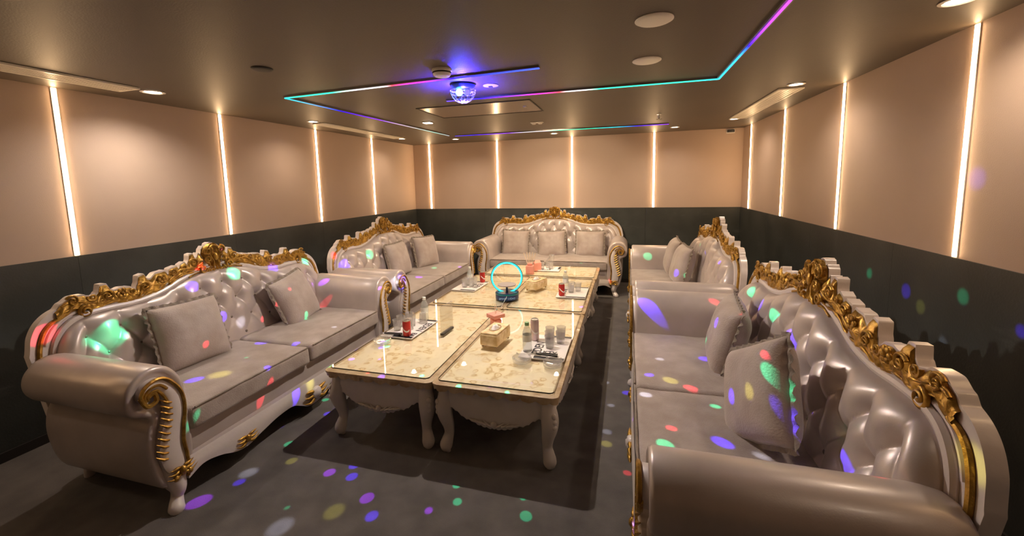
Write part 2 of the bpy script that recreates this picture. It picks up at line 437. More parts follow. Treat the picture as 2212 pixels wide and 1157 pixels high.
MB().lathe([(.028, -.001), (.025, -.006), (.006, -.008), (.006, -.05), (.0001, -.05)], 16).build('pipe', M['steel'], sp)
spk = MB()
for k in range(8): spk.tube([(0, 0, -.055), (.03 * cos(k * pi / 4), .03 * sin(k * pi / 4), -.055)], .002, 5)
spk.tube([(-.012, 0, -.01), (-.014, 0, -.03), (0, 0, -.055), (.014, 0, -.03), (.012, 0, -.01)], .002, 5)
spk.build('deflector', M['steel'], sp)
cs = thing('wall_sensor', 'small dark sensor high on the far wall by the right corner', 'sensor', (5.0, -.001, 2.245))
MB().rbox((0, -.02, 0), (.09, .038, .035), .006).build('housing', M['black'], cs)
MB().box(-.055, .055, -.004, 0, -.03, .03).build('bracket', M['white_plastic'], cs)

# ------------------------------------------------------------------ coloured light lines on the ceiling
def ramp_mat(name, axis, stops, strength):
    m = bpy.data.materials.new(name); m.use_nodes = True; nt = m.node_tree; nt.nodes.clear(); N = nt.nodes; L = nt.links
    tc = N.new('ShaderNodeTexCoord'); sx = N.new('ShaderNodeSeparateXYZ'); r = N.new('ShaderNodeValToRGB')
    mr = N.new('ShaderNodeMapRange'); mr.inputs[1].default_value = stops[0][0]; mr.inputs[2].default_value = stops[-1][0]
    e = N.new('ShaderNodeEmission'); o = N.new('ShaderNodeOutputMaterial'); e.inputs[1].default_value = strength
    L.new(tc.outputs['Object'], sx.inputs[0]); L.new(sx.outputs[axis], mr.inputs[0]); L.new(mr.outputs[0], r.inputs[0])
    a, b = stops[0][0], stops[-1][0]; el = r.color_ramp.elements
    el[0].position = 0; el[0].color = (*stops[0][1], 1); el[1].position = 1; el[1].color = (*stops[-1][1], 1)
    for p, c in stops[1:-1]: x = el.new((p - a) / (b - a)); x.color = (*c, 1)
    L.new(r.outputs[0], e.inputs[0]); L.new(e.outputs[0], o.inputs[0]); return m
BL = (.025, .01, 1.); VI = (.30, .04, 1.); MG = (1., .03, .55); RD = (1., .05, .06); WH = (.7, .65, .7); GR = (.03, .85, .42); CY = (.03, .75, .95); DM = (.10, .05, .5)
def led_line(t, p0, p1, m, dots=False, wd=.009):
    p0, p1 = Vector(p0), Vector(p1); d = (p1 - p0); L_ = d.length; rz = math.atan2(d.y, d.x)
    o = MB().box(0, L_, -.016, .016, -.012, -.0005).build('channel', M['alu'], t, loc=(p0.x, p0.y, 0), rot=(0, 0, rz))
    MB().box(0, L_, -wd / 2, wd / 2, -.0175, -.012).build('led_band', m, t, loc=(p0.x, p0.y, 0), rot=(0, 0, rz))
LS = 2.1
lt = thing('ceiling_light_line', 'coloured light line turning a corner on the ceiling left of the disco light', 'light strip', (0, 0, H), 0, 'coloured light lines on the ceiling')
led_line(lt, (1.104, -4.016, 0), (3.085, -4.13, 0), ramp_mat('led_left_run', 0, [(0, CY), (.08, GR), (.45, GR), (.65, WH), (.88, WH), (.95, RD), (1.12, MG), (1.27, VI), (1.4, BL), (1.98, (.04, .08, 1))], LS))
led_line(lt, (1.104, -4.016, 0), (1.189, -1.151, 0), ramp_mat('led_left_return', 0, [(0, CY), (.3, (.2, .45, .8)), (.6, BL), (1.2, VI), (1.5, (.6, .35, .6)), (1.9, (.6, .55, .5)), (2.4, (.35, .7, .5)), (2.86, (.5, .5, .5))], LS * .45))
lt = thing('ceiling_light_line', 'coloured light line turning a corner on the ceiling, leaving at the top of the picture', 'light strip', (0, 0, H), 0, 'coloured light lines on the ceiling')
led_line(lt, (2.169, -3.425, 0), (4.197, -3.405, 0), ramp_mat('led_right_run', 0, [(0, DM), (.3, BL), (.62, VI), (.76, MG), (.93, RD), (1.0, WH), (1.12, WH), (1.22, GR), (1.85, GR), (2.03, CY)], LS))
led_line(lt, (4.197, -3.405, 0), (4.194, -6.0, 0), ramp_mat('led_right_return', 0, [(0, CY), (.45, (.03, .5, 1)), (.75, BL), (1.0, VI), (1.25, (.6, .05, .9)), (1.7, MG), (2.1, RD), (2.6, GR)], LS))
lt = thing('ceiling_light_line', 'coloured light line near the far wall of the ceiling', 'light strip', (0, 0, H), 0, 'coloured light lines on the ceiling')
led_line(lt, (1.25, -1.08, 0), (4.09, -1.02, 0), ramp_mat('led_far_run', 0, [(0, DM), (.25, BL), (.8, VI), (1.0, WH), (1.3, WH), (1.5, GR), (1.9, GR), (2.2, CY), (2.45, BL), (2.84, VI)], LS * .6))

# ------------------------------------------------------------------ disco light
BALL = Vector((2.49, -3.87, H - .085))
dl = thing('disco_light', 'glowing blue disco ball light hanging from the ceiling', 'disco light', (BALL.x, BALL.y, H))
MB().lathe([(.0001, -.001), (.085, -.001), (.088, -.012), (.075, -.03), (.06, -.036), (.0001, -.036)], 32).build('base', M['darkblue'], dl)
dome = []
for i in range(9):
    a = pi / 2 * i / 8; dome.append((max(.088 * cos(a), .0001), -.045 - .082 * sin(a)))
MB().lathe(dome, 36, caps=False).build('dome', clear('dome_plastic', (.93, .93, 1), .05, 1.3, 1.45), dl)
ribs = MB()
for k in range(12):
    a = 2 * pi * k / 12
    ribs.tube([(.0885 * cos(b) * cos(a), .0885 * cos(b) * sin(a), -.045 - .0825 * sin(b)) for b in [pi / 2 * i / 8 * .9 for i in range(9)]], .0016, 5)
for zz in (.2, .55, .9): ribs.tube([(.0885 * cos(zz) * cos(a), .0885 * cos(zz) * sin(a), -.045 - .0825 * sin(zz)) for a in [2 * pi * i / 32 for i in range(32)]], .0014, 5, closed=True)
ribs.build('facet_ribs', M['plastic_clear'], dl)
MB().lathe([(.088, -.036), (.091, -.04), (.091, -.047), (.087, -.047)], 36, caps=False).build('rim', M['plastic_clear'], dl)
MB().ball((-.012, -.04, -.062), (.024, .02, .024), 16, 10).build('lamp_core', M['led'], dl)
MB().ball((.03, .0, -.058), (.02, .02, .02), 12, 8).build('lamp_core', M['led_blue'], dl)

# beams: direction (unit vector from the lamp), angular radius in degrees, softness, colour
DOTS = []
#DOTS-BEGIN
DOTS = [
    (-0.6900,-0.5423,-0.4795,0.89,0,'r'), (-0.6917,-0.4795,-0.5401,1.90,0,'g'), (-0.6486,-0.3713,-0.6644,0.60,0,'r'), (-0.7868,-0.3089,-0.5343,1.23,0,'b'),
    (-0.8299,-0.2601,-0.4936,0.68,0,'r'), (-0.8632,-0.1921,-0.4668,0.64,0,'v'), (-0.8201,-0.1720,-0.5457,1.71,0,'g'), (-0.8308,0.0182,-0.5563,1.24,0,'b'),
    (-0.8117,0.1865,-0.5535,1.10,0,'g'), (-0.7392,-0.2362,-0.6308,0.57,0,'b'), (-0.7288,-0.1771,-0.6614,1.16,1,'w'), (-0.7477,-0.0427,-0.6626,0.71,0,'r'),
    (-0.6751,-0.0018,-0.7377,0.83,0,'g'), (-0.6943,0.1610,-0.7015,0.75,0,'r'), (-0.7390,0.1926,-0.6456,0.89,0,'v'), (-0.7287,-0.0952,-0.6782,0.43,0,'r'),
    (-0.5572,-0.4545,-0.6949,1.02,0,'b'), (-0.4361,-0.5416,-0.7186,0.79,0,'g'), (-0.4692,-0.3725,-0.8007,0.63,0,'r'), (-0.5806,-0.3397,-0.7399,0.53,0,'g'),
    (-0.4939,-0.3859,-0.7792,0.52,0,'b'), (-0.5678,-0.2098,-0.7960,0.51,0,'b'), (-0.5624,-0.0503,-0.8253,0.84,1,'w'), (-0.5409,-0.4333,-0.7209,1.41,1,'y'),
    (-0.4534,-0.2784,-0.8467,0.97,0,'b'), (-0.4636,-0.2234,-0.8574,1.25,1,'y'), (-0.6396,-0.2199,-0.7366,0.90,0,'b'), (-0.5065,-0.2698,-0.8189,0.41,0,'r'),
    (-0.3701,-0.3404,-0.8644,0.60,0,'g'), (-0.3131,-0.3935,-0.8644,0.63,1,'y'), (-0.3612,-0.4326,-0.8261,1.03,1,'w'), (-0.3519,-0.4557,-0.8176,0.71,0,'b'),
    (-0.3669,-0.4983,-0.7856,0.90,0,'v'), (-0.2049,-0.5010,-0.8408,0.60,0,'g'), (-0.2021,-0.4155,-0.8869,0.55,0,'v'), (-0.1439,-0.4191,-0.8965,0.60,0,'b'),
    (-0.0689,-0.4615,-0.8845,0.72,0,'v'), (-0.1133,-0.4708,-0.8749,0.39,0,'r'), (-0.1097,-0.4969,-0.8609,1.18,1,'y'), (-0.0302,-0.4930,-0.8695,0.79,0,'b'),
    (0.0177,-0.5086,-0.8608,0.35,0,'r'), (0.0742,-0.4598,-0.8849,0.63,0,'v'), (-0.1777,-0.5339,-0.8267,1.35,1,'w'), (0.1233,-0.4281,-0.8953,0.48,0,'g'),
    (0.2644,-0.4167,-0.8698,0.40,0,'g'), (0.3875,-0.3473,-0.8539,0.46,0,'g'), (0.3858,-0.3579,-0.8503,0.30,0,'r'), (0.4498,-0.2400,-0.8603,0.33,0,'r'),
    (0.4194,-0.0997,-0.9023,0.91,1,'w'), (0.4175,-0.1520,-0.8959,0.81,1,'y'), (0.4261,0.0395,-0.9038,0.78,1,'w'), (0.4591,0.1243,-0.8797,0.51,0,'b'),
    (0.4032,0.1807,-0.8971,0.62,1,'w'), (0.4470,-0.4432,-0.7770,0.53,0,'b'), (0.2794,-0.4440,-0.8513,0.29,0,'r'), (-0.4420,-0.1370,-0.8865,0.54,0,'g'),
    (-0.3854,-0.2059,-0.8995,0.59,0,'b'), (-0.2936,-0.5497,-0.7820,0.36,0,'r'), (-0.3436,-0.2864,-0.8944,0.42,0,'b'), (-0.2530,-0.2734,-0.9280,0.59,0,'b'),
    (-0.1633,-0.2663,-0.9499,0.59,0,'g'), (-0.0403,-0.3594,-0.9323,0.61,0,'g'), (-0.1645,-0.3891,-0.9064,0.68,0,'b'), (-0.2213,-0.3728,-0.9011,0.62,0,'r'),
    (0.1051,-0.3921,-0.9139,0.56,0,'g'), (0.2534,-0.3809,-0.8892,0.52,0,'g'), (0.1998,-0.3702,-0.9072,0.41,0,'v'), (0.3128,-0.3114,-0.8973,0.42,0,'b'),
    (0.3481,0.4549,-0.8197,0.59,0,'v'), (0.3626,0.2684,-0.8924,0.48,0,'b'), (-0.2986,-0.1640,-0.9402,0.65,0,'g'), (-0.3113,-0.1776,-0.9336,0.46,0,'b'),
    (-0.6820,0.5156,-0.5187,1.31,0,'g'), (-0.7315,0.3723,-0.5712,1.62,0,'b'), (-0.7724,0.3490,-0.5307,0.91,0,'r'), (-0.5234,0.4098,-0.7471,1.45,0,'b'),
    (-0.4869,0.6168,-0.6185,0.99,0,'v'), (-0.3452,0.7650,-0.5437,0.57,0,'v'), (-0.4439,0.7123,-0.5437,0.66,0,'g'), (-0.5421,0.3584,-0.7601,1.54,1,'w'),
    (-0.5673,0.2456,-0.7860,0.65,0,'v'), (0.1453,0.8607,-0.4879,0.44,0,'g'), (0.2565,0.8039,-0.5365,0.58,0,'b'), (0.2407,0.8138,-0.5290,0.58,0,'r'),
    (0.4106,0.7916,-0.4526,0.76,0,'g'), (0.5671,0.6240,-0.5377,0.59,0,'b'), (0.5922,0.6001,-0.5377,0.66,0,'g'), (0.6594,0.5966,-0.4574,0.58,0,'b'),
    (0.7398,0.4477,-0.5022,0.65,0,'b'), (0.6180,0.6668,-0.4164,0.58,0,'g'), (0.4649,0.7095,-0.5295,0.50,0,'b'), (0.6418,0.1694,-0.7480,1.44,0,'b'),
    (0.7581,0.1651,-0.6309,0.61,0,'r'), (0.6544,0.3293,-0.6806,0.53,0,'b'), (0.8241,0.0750,-0.5615,0.85,0,'g'), (0.8205,-0.0413,-0.5702,0.91,0,'b'),
    (0.8137,-0.1418,-0.5638,0.78,0,'g'), (0.7891,-0.1525,-0.5950,0.49,0,'r'), (0.7895,-0.2488,-0.5611,1.12,0,'b'), (0.7545,-0.0949,-0.6495,0.46,0,'b'),
    (0.7141,-0.0272,-0.6995,0.61,0,'g'), (0.6914,-0.0549,-0.7204,0.85,0,'b'), (0.5908,0.0101,-0.8067,0.45,0,'b'), (0.7056,-0.4305,-0.5629,0.65,0,'g'),
    (0.7209,-0.4152,-0.5549,0.41,0,'r'), (0.5865,-0.1883,-0.7878,0.39,0,'b'), (0.6385,-0.2186,-0.7380,0.35,0,'r'), (0.5621,-0.2916,-0.7740,0.70,1,'w'),
    (0.6168,-0.2013,-0.7610,0.80,1,'y'), (0.6670,-0.3726,-0.6452,0.63,0,'b'), (0.6491,-0.2901,-0.7032,0.58,0,'g'), (0.5665,-0.4050,-0.7177,0.39,0,'r'),
    (0.5425,-0.4514,-0.7085,0.68,0,'g'), (0.6138,-0.4069,-0.6765,0.86,0,'b'), (0.5042,-0.1922,-0.8419,0.49,0,'v'), (0.6790,-0.4134,-0.6067,0.68,1,'y'),
    (0.6396,-0.4113,-0.6494,0.69,1,'w'), (0.6811,-0.4526,-0.5756,0.92,0,'b'), (0.7000,-0.5472,-0.4589,1.00,1,'y'), (0.7556,-0.4683,-0.4579,0.57,0,'v'),
    (0.6188,-0.0852,-0.7809,0.76,1,'w'), (0.9077,0.0387,-0.4179,0.82,1,'b'), (0.8980,0.1681,-0.4066,0.83,1,'g'), (0.9137,-0.1047,-0.3927,0.84,1,'g'),
    (0.9012,-0.0061,-0.4334,0.79,1,'y'), (0.8816,-0.0679,-0.4670,0.90,1,'w'), (0.8911,-0.2090,-0.4028,0.66,1,'b'), (0.9714,-0.1092,-0.2108,1.42,1,'f'),
    (0.6624,-0.5434,-0.5157,0.26,0,'r')]
#DOTS-END
def beam_light():
    l = bpy.data.lights.new('disco_beams', 'POINT'); l.energy = P_DOTS; l.shadow_soft_size = .004; l.color = (1, 1, 1)
    l.use_nodes = True; nt = l.node_tree; N = nt.nodes; L = nt.links; N.clear()
    out = N.new('ShaderNodeOutputLight'); em = N.new('ShaderNodeEmission'); L.new(em.outputs[0], out.inputs[0])
    tc = N.new('ShaderNodeTexCoord'); acc = None; groups = {}
    for d in DOTS: groups.setdefault((d[5], d[4]), []).append(d)
    for (cname, soft), ds in groups.items():
        mx = None
        for d in ds:
            vm = N.new('ShaderNodeVectorMath'); vm.operation = 'DOT_PRODUCT'; vm.inputs[1].default_value = d[:3]
            L.new(tc.outputs['Normal'], vm.inputs[0])
            # (dot-1)/(1-cos r) : 0 in the middle, -1 at the rim
            k = 1 / (1 - cos(R_(d[3])))
            ma = N.new('ShaderNodeMath'); ma.operation = 'MULTIPLY_ADD'; ma.inputs[1].default_value = k; ma.inputs[2].default_value = -k
            L.new(vm.outputs['Value'], ma.inputs[0])
            if mx is None: mx = ma.outputs[0]
            else:
                mm = N.new('ShaderNodeMath'); mm.operation = 'MAXIMUM'; L.new(mx, mm.inputs[0]); L.new(ma.outputs[0], mm.inputs[1]); mx = mm.outputs[0]
        mr = N.new('ShaderNodeMapRange'); mr.interpolation_type = 'SMOOTHSTEP'
        mr.inputs[1].default_value = -1.0; mr.inputs[2].default_value = -1.0 + (.95 if soft else .45); mr.inputs[3].default_value = 0; mr.inputs[4].default_value = 1
        L.new(mx, mr.inputs[0])
        sc = N.new('ShaderNodeVectorMath'); sc.operation = 'SCALE'
        sc.inputs[0].default_value = {'b': (.10, .02, 1.6), 'g': (.0, .85, .38), 'r': (1.0, .03, .07), 'w': (.38, .40, .5), 'y': (.36, .33, .05), 'v': (.5, .04, 1.4), 'f': (.03, .012, .28)}[cname]
        L.new(mr.outputs[0], sc.inputs['Scale'])
        if acc is None: acc = sc.outputs[0]
        else:
            ad = N.new('ShaderNodeVectorMath'); ad.operation = 'ADD'; L.new(acc, ad.inputs[0]); L.new(sc.outputs[0], ad.inputs[1]); acc = ad.outputs[0]
    if acc: L.new(acc, em.inputs[0])
    em.inputs[1].default_value = 1
    o = bpy.data.objects.new('disco_beams', l); COL.objects.link(o); o.parent = dl; o.location = (0, 0, -.14)
if DOTS: beam_light()
def pt(name, energy, col, loc, parent, rad=.03):
    l = bpy.data.lights.new(name, 'POINT'); l.energy = energy; l.color = col; l.shadow_soft_size = rad
    o = bpy.data.objects.new(name, l); COL.objects.link(o); o.parent = parent; o.location = loc
def spot(name, energy, col, loc, parent, size, rad, rot=(0, 0, 0), blend=.4):
    l = bpy.data.lights.new(name, 'SPOT'); l.energy = energy; l.color = col; l.shadow_soft_size = rad; l.spot_size = R_(size); l.spot_blend = blend
    o = bpy.data.objects.new(name, l); COL.objects.link(o); o.parent = parent; o.location = loc; o.rotation_euler = rot
spot('disco_glow', 130, (.06, .03, 1), (0, 0, -.15), dl, 165, .02, (pi, 0, 0), 1)
spot('disco_white', P_BALL, (1, .86, .72), (0, 0, -.16), dl, 150, .015)
spot('twin_bulb', 85, (1, .78, .52), (-.038, 0, -.03), tw, 130, .02)
spot('twin_bulb', 42, (1, .78, .52), (.038, 0, -.03), tw, 100, .02, (R_(50), 0, 0))

# ------------------------------------------------------------------ sofa
D_ = .88
def rake(y, z): return y - .10 * max(0, 1.2 - z) * 1.0     # backs lean: lower parts stand further forward
OUT = [(0, 1.075), (.12, 1.07), (.25, 1.04), (.40, .99), (.55, .965), (.70, .972), (.82, .985), (.92, .97), (.99, .925), (1.035, .85), (1.055, .76)]
INN = [(0, 1.01), (.12, 1.005), (.25, .975), (.40, .922), (.55, .90), (.70, .905), (.80, .90), (.87, .878), (.92, .835), (.955, .77), (.972, .69), (.978, .60), (.98, .45)]
SC = [(0, .135), (.018, .13), (.035, .105), (.05, .115), (.07, .098), (.085, .06), (.098, .075), (.115, .05), (.125, .04), (.14, .085), (.165, .085), (.178, .04), (.19, .025), (.205, .05), (.235, .045), (.25, .02), (.262, .05), (.31, .055), (.325, .025), (.345, .065), (.40, .075), (.44, .055), (.452, .06), (.47, .10), (.50, .098), (.515, .05), (.53, .02), (.56, .05), (.60, .055), (.64, .045), (.655, .05), (.675, .09), (.705, .088), (.72, .045), (.74, .025), (.77, .028), (.79, .04), (.84, .04), (.89, .02), (.92, .0), (1.2, 0)]
def outz(u): return interp(OUT, abs(u))
def innz(u): return interp(INN, abs(u))
def scz(u): return lin(SC, abs(u))

def make_sofa():
    t = thing('sofa', '', 'sofa')
    # back frame plate: white wood, silhouette with carved scallops
    us = [i / 260 * 1.055 for i in range(-260, 261)]
    top = [(u, outz(u) + scz(u)) for u in us]
    poly = top + [(1.045, .5), (1.0, .18), (-1.0, .18), (-1.045, .5)]
    pm = MB(); n = len(poly)
    fr = [(x, rake(-.045, z), z) for x, z in poly]; bk = [(x, rake(.0, z), z) for x, z in poly]
    ntop = len(top)
    # front and back as strips down to a base line
    base = lambda x: (x * (1.0 / 1.055))
    rowf = [[(u, rake(-.045, z), z), (base(u), rake(-.045, .18), .18)] for u, z in top]
    rowb = [[(u, rake(0, z), z), (base(u), rake(0, .18), .18)] for u, z in top]
    pm.grid(rowf); pm.grid(rowb, flip=True)
    pm.grid([[rowf[i][0], rowb[i][0]] for i in range(ntop)], flip=True)
    pm.grid([[rowf[0][0], rowb[0][0]], [rowf[0][1], rowb[0][1]], [rowf[-1][1], rowb[-1][1]], [rowf[-1][0], rowb[-1][0]]])
    pm.build('back_frame', M['wood'], t, smooth=50, merge=True)
    # raised white moulding between leather and carving
    inn = [(u, innz(u)) for u in [i / 90 * .98 for i in range(-90, 91)]]
    mo = MB()
    pth = [(-.985, .45)] + [(u, z + .012) for u, z in inn] + [(.985, .45)]
    mo.tube([(x, rake(-.052, z), z) for x, z in pth], .017, 8)
    mo.tube([(x * 1.0, rake(-.048, z), z) for x, z in [(u * 1.03, innz(u) + .036) for u, _ in inn[2:-2]]], .008, 6)
    mo.build('frame_moulding', M['wood'], t)
    # gold side lines from shoulder to arm
    for s_ in (-1, 1):
        g = MB(); pp = [(.90, .925), (.95, .905), (.985, .865), (1.01, .80), (1.022, .72), (1.02, .62), (1.01, .5)]
        g.tube([(s_ * x, rake(-.05, z), z) for x, z in spline(pp, 6)], .011, 7)
        g.build('gold_line', M['gold'], t)
    # gold relief on the crest
    for s_ in (-1, 1):
        g = MB(); rows = []
        for i in range(170):
            u = .085 + (.925 - .085) * i / 169; zt = outz(u) + scz(u) - .010; zb = outz(u) - .052 + .012 * sin(u * 40)
            if zt - zb < .02: zb = zt - .02
            row = []
            for j in range(11):
                q = j / 10; z = zb + (zt - zb) * q
                hgt = .020 * (sin(pi * q) ** .5 if 0 < q < 1 else 0) * (.55 + .45 * abs(sin(u * 62 + q * 4.2))) + .008 * noise.noise(Vector((u * 55, q * 7, 3)))* (sin(pi*q))
                row.append((s_ * u, rake(-.046, z) - max(0, hgt), z))
            rows.append(row)
        g.grid(rows)
        def swirl(cu, cz, r, turns, a0, dr, tr=.0075):
            P = []; n_ = int(18 * turns)
            for k in range(n_ + 1):
                f = k / n_; a = a0 + dr * 2 * pi * turns * f; rr = r * (1 - .8 * f)
                P.append((s_ * (cu + rr * cos(a)), rake(-.068, cz) + .006 * (1 - f) , cz + rr * sin(a)))
            g.tube(P, [tr * (1 - .35 * k / n_) for k in range(n_ + 1)], 6)
        for cu_, r, dr in ((.155, .032, 1), (.225, .02, -1), (.30, .026, 1), (.485, .034, 1), (.56, .022, -1), (.685, .033, 1), (.76, .022, -1), (.85, .030, 1)):
            swirl(cu_, outz(cu_) + .018, r, 1.4, .5, dr)
        swirl(.80, outz(.8) - .055, .034, 1.6, 1.6, -1, .009)
        for cu_ in (.375, .615):                       # rosettes
            cz_ = outz(cu_) + .022
            for k in range(6):
                a = 2 * pi * k / 6; g.ball((s_ * (cu_ + .02 * cos(a)), rake(-.066, cz_), cz_ + .02 * sin(a)), (.013, .009, .013), 8, 5)
            g.ball((s_ * cu_, rake(-.072, cz_), cz_), (.010, .010, .010), 8, 5)
        # long stems
        for z0, am in ((-.035, .010), (.0, .014)):
            g.tube([(s_ * u, rake(-.062, 1), outz(u) + z0 + am * sin(u * 31)) for u in [.1 + .8 * i / 80 for i in range(81)]], [.006 + .002 * sin(i * .9) for i in range(81)], 6)
        g.build('leaf_carving', M['gold'], t, smooth=60)
    # central medallion
    g = MB(); rows = []
    med = [(-.135, .004), (-.11, .035), (-.08, .05), (-.05, .045), (-.02, .05), (.02, .07), (.06, .085), (.09, .075), (.115, .045), (.128, .018)]
    for i in range(31):
        v = -.135 + .263 * i / 30; wv = max(.003, lin(med, v)); z = 1.075 + v; row = []
        for j in range(25):
            q = -1 + 2 * j / 24; hg = .03 * (1 - q * q) ** .5 * (.7 + .3 * cos(q * 14 + v * 30)) if abs(q) < 1 else 0
            row.append((q * wv, rake(-.05, z) - hg, z))
        rows.append(row)
    g.grid(rows)
    def sw(cu, cz, r, turns, a0, dr, tr):
        n_ = int(18 * turns); P = []
        for k in range(n_ + 1):
            f = k / n_; a = a0 + dr * 2 * pi * turns * f; rr = r * (1 - .8 * f); P.append((cu + rr * cos(a), rake(-.078, cz), cz + rr * sin(a)))
        g.tube(P, [tr * (1 - .3 * k / n_) for k in range(n_ + 1)], 6)
    for s_ in (-1, 1):
        d = s_
        sw(s_ * .052, 1.15, .032, 1.5, pi / 2, -d, .009); sw(s_ * .055, 1.09, .026, 1.4, -pi / 2, d, .008)
        sw(s_ * .045, 1.00, .030, 1.5, pi / 2, -d, .009); sw(s_ * .10, 1.03, .030, 1.3, 0, d, .008)
        g.tube([(s_ * x, rake(-.075, z), z) for x, z in spline([(0, 1.19), (.03, 1.17), (.035, 1.12), (.015, 1.07), (.03, 1.0), (.015, .955), (0, .945)], 5)], .007, 6)
        g.tube([(s_ * x, rake(-.07, z), z) for x, z in spline([(.02, .96), (.07, .985), (.13, 1.01), (.18, 1.0), (.21, .99)], 5)], .006, 6)
    g.ball((0, rake(-.085, 1.1), 1.105), (.018, .012, .03), 10, 6); g.ball((0, rake(-.07, .95), .95), (.014, .012, .02), 8, 5)
    g.build('medallion', M['gold'], t, smooth=60)

    # tufted leather back
    DU, DZ = .168, .27
    NU, NT = 300, 84; rows = []
    def tuft(u, tt):
        ze = tt - .095                          # first button row this far under the edge
        a = u / DU; b_ = ze / DZ
        bb = max(b_, 0)
        dia = (abs(sin(pi * (a + bb))) * abs(sin(pi * (a - bb)))) ** .42
        if b_ < 0: dia = (abs(sin(pi * a))) ** .6 * min(1, -b_ * 4) * .35 + dia * (1 - min(1, -b_ * 4) * .35) + .0
        # round hollow about the nearest button
        dm = 9
        for r2 in (round(2 * b_) - 1, round(2 * b_), round(2 * b_) + 1):
            if r2 < 0: continue
            of = .5 if r2 % 2 else 0; k = round(a - of) + of
            dm = min(dm, math.hypot((a - k) * DU, (b_ - r2 / 2) * DZ))
        hol = 1 - math.exp(-(dm / .040) ** 1.3)
        return .38 * dia + .62 * hol
    # rows spaced so that buttons sit where both creases cross: a+b, a-b integers
    def backpoint(u, tt):
        zt = innz(u); z = zt - tt
        edge = min(tt / .10, (.985 - abs(u)) / .09, 1.0); edge = max(0, edge)
        e = (1 - (1 - edge) ** 2) ** .5
        low = min(1, max(0, (tt - .42) / .12))
        tf = tuft(u, tt) * (1 - low) + low
        tf = 1 - (1 - tf) * (1 - .5 * min(1, max(0, (tt - .22) / .12)))
        y = rake(-.055, z) - .030 * e - .062 * e * tf - .012 * min(1, tt / .3)
        return Vector((u, y, z))
    for i in range(NU + 1):
        u = .983 * (sin(pi / 2 * (-1 + 2 * i / NU)) * .35 + (-1 + 2 * i / NU) * .65)
        zt = innz(u); dep = zt - .40; row = []
        for j in range(NT + 1):
            row.append(backpoint(u, dep * j / NT))
        rows.append(row)
    bm_ = MB(); bm_.grid(rows); back = bm_.build('backrest', M['leather'], t, smooth=80)
    proto = None
    for r_ in range(4):
        tt = .095 + DZ * .5 * r_
        for k in range(-6, 7):
            u = (k + (.5 if r_ % 2 else 0)) * DU
            if abs(u) > .90 or innz(u) - tt < .50: continue
            p = backpoint(u, tt)
            if proto is None: proto = MB().ball((0, 0, 0), (.0105, .007, .0105), 10, 6).build('button', M['crystal'], back, loc=tuple(p + Vector((0, -.002, 0))))
            else:
                c = proto.copy(); COL.objects.link(c); c.location = p + Vector((0, -.002, 0))
    # seat base with leather rail
    sb = MB(); sb.rbox((0, -.44, .27), (1.78, .80, .20), .035, .12); sb.build('seat_base', M['leather'], t, smooth=50)
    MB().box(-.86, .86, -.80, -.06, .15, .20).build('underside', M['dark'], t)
    # carved apron
    AP = [(0, .055), (.07, .065), (.13, .10), (.2, .135), (.32, .135), (.45, .11), (.55, .085), (.63, .095), (.72, .135), (.82, .155), (.92, .12)]
    ap = MB(); us = [i / 90 * .90 for i in range(-90, 91)]
    def apz(u): return interp(AP, abs(u))
    rf = [[(u, -.875 - .012 * cos(u * 1.6), .235), (u, -.885 - .012 * cos(u * 1.6), .20), (u, -.887 - .012 * cos(u * 1.6), (apz(u) + .2) / 2), (u, -.88 - .01 * cos(u), apz(u)), (u, -.845, apz(u)), (u, -.845, .235)] for u in us]
    ap.grid(rf); ap.build('apron', M['wood'], t, smooth=60)
    def flower(mb, cx, cz, y, sc_):
        for s2 in (-1, 1):
            for k in range(3):
                P = spline([(cx + s2 * .01, cz + (k - 1) * .018), (cx + s2 * .05 * sc_, cz + (k - 1) * .03 * sc_ - .006), (cx + s2 * (.10 - k * .012) * sc_, cz + (k - .6) * .022 * sc_)], 5)
                mb.tube([(x, y - .008, z) for x, z in P], [.011 * sc_ * (1 - .75 * abs(2 * i / (len(P) - 1) - .6)) for i in range(len(P))], 6)
        mb.ball((cx, y - .012, cz), (.022 * sc_, .016, .026 * sc_), 10, 6)
    for u in (-.56, .56):
        g = MB(); flower(g, u, .135, -.888, .85); g.build('apron_flower', M['gold'], t, smooth=60)
    g = MB(); flower(g, 0, .13, -.898, 1.35); g.build('apron_medallion', M['gold'], t, smooth=60)
    g = MB(); rr = [(.0001, .03), (.018, .03), (.024, .022), (.034, .022), (.042, .014), (.046, 0)]
    g.grid([[(r * cos(2 * pi * k / 20), -.90 - h, .135 + r * sin(2 * pi * k / 20)) for k in range(20)] for r, h in rr], True)
    g.build('rosette', M['wood'], t, smooth=60)
    # seat cushions
    for s_ in (-1, 1):
        def dp(v, e, s_=s_):
            p = v.copy()
            if v.z > .02:
                p.z += .018 * (1 - (v.x / .43) ** 2) * (1 - (v.y / .38) ** 2) + .006 * noise.noise(Vector((v.x * 7 + s_, v.y * 7, 0)))
            if v.y < -.3: p.y += .006 * noise.noise(Vector((v.x * 9, v.z * 14, 2 + s_)))
            return p
        c = MB(); c.rbox((s_ * .429, -.535, .415), (.85, .70, .125), .028, .035, dp)
        cu_ = c.build('seat_cushion', M['velvet'], t, smooth=60, merge=True)
        p = MB(); p.tube([(s_ * .429 + x, y, .475) for x, y in ((-.40, -.883), (.40, -.883))], .005, 6)
        p.build('piping', M['ruffle'], cu_)
    # arms
    prof = [(.99, .795), (1.055, .78), (1.105, .73), (1.12, .665), (1.10, .60), (1.05, .56), (1.025, .53), (1.045, .46), (1.055, .36), (1.04, .24), (1.01, .15), (.96, .125), (.88, .14), (.845, .25), (.845, .45), (.85, .58), (.865, .69), (.92, .77)]
    low = lambda z: z - .036 * min(1, max(0, (z - .42) / .2))
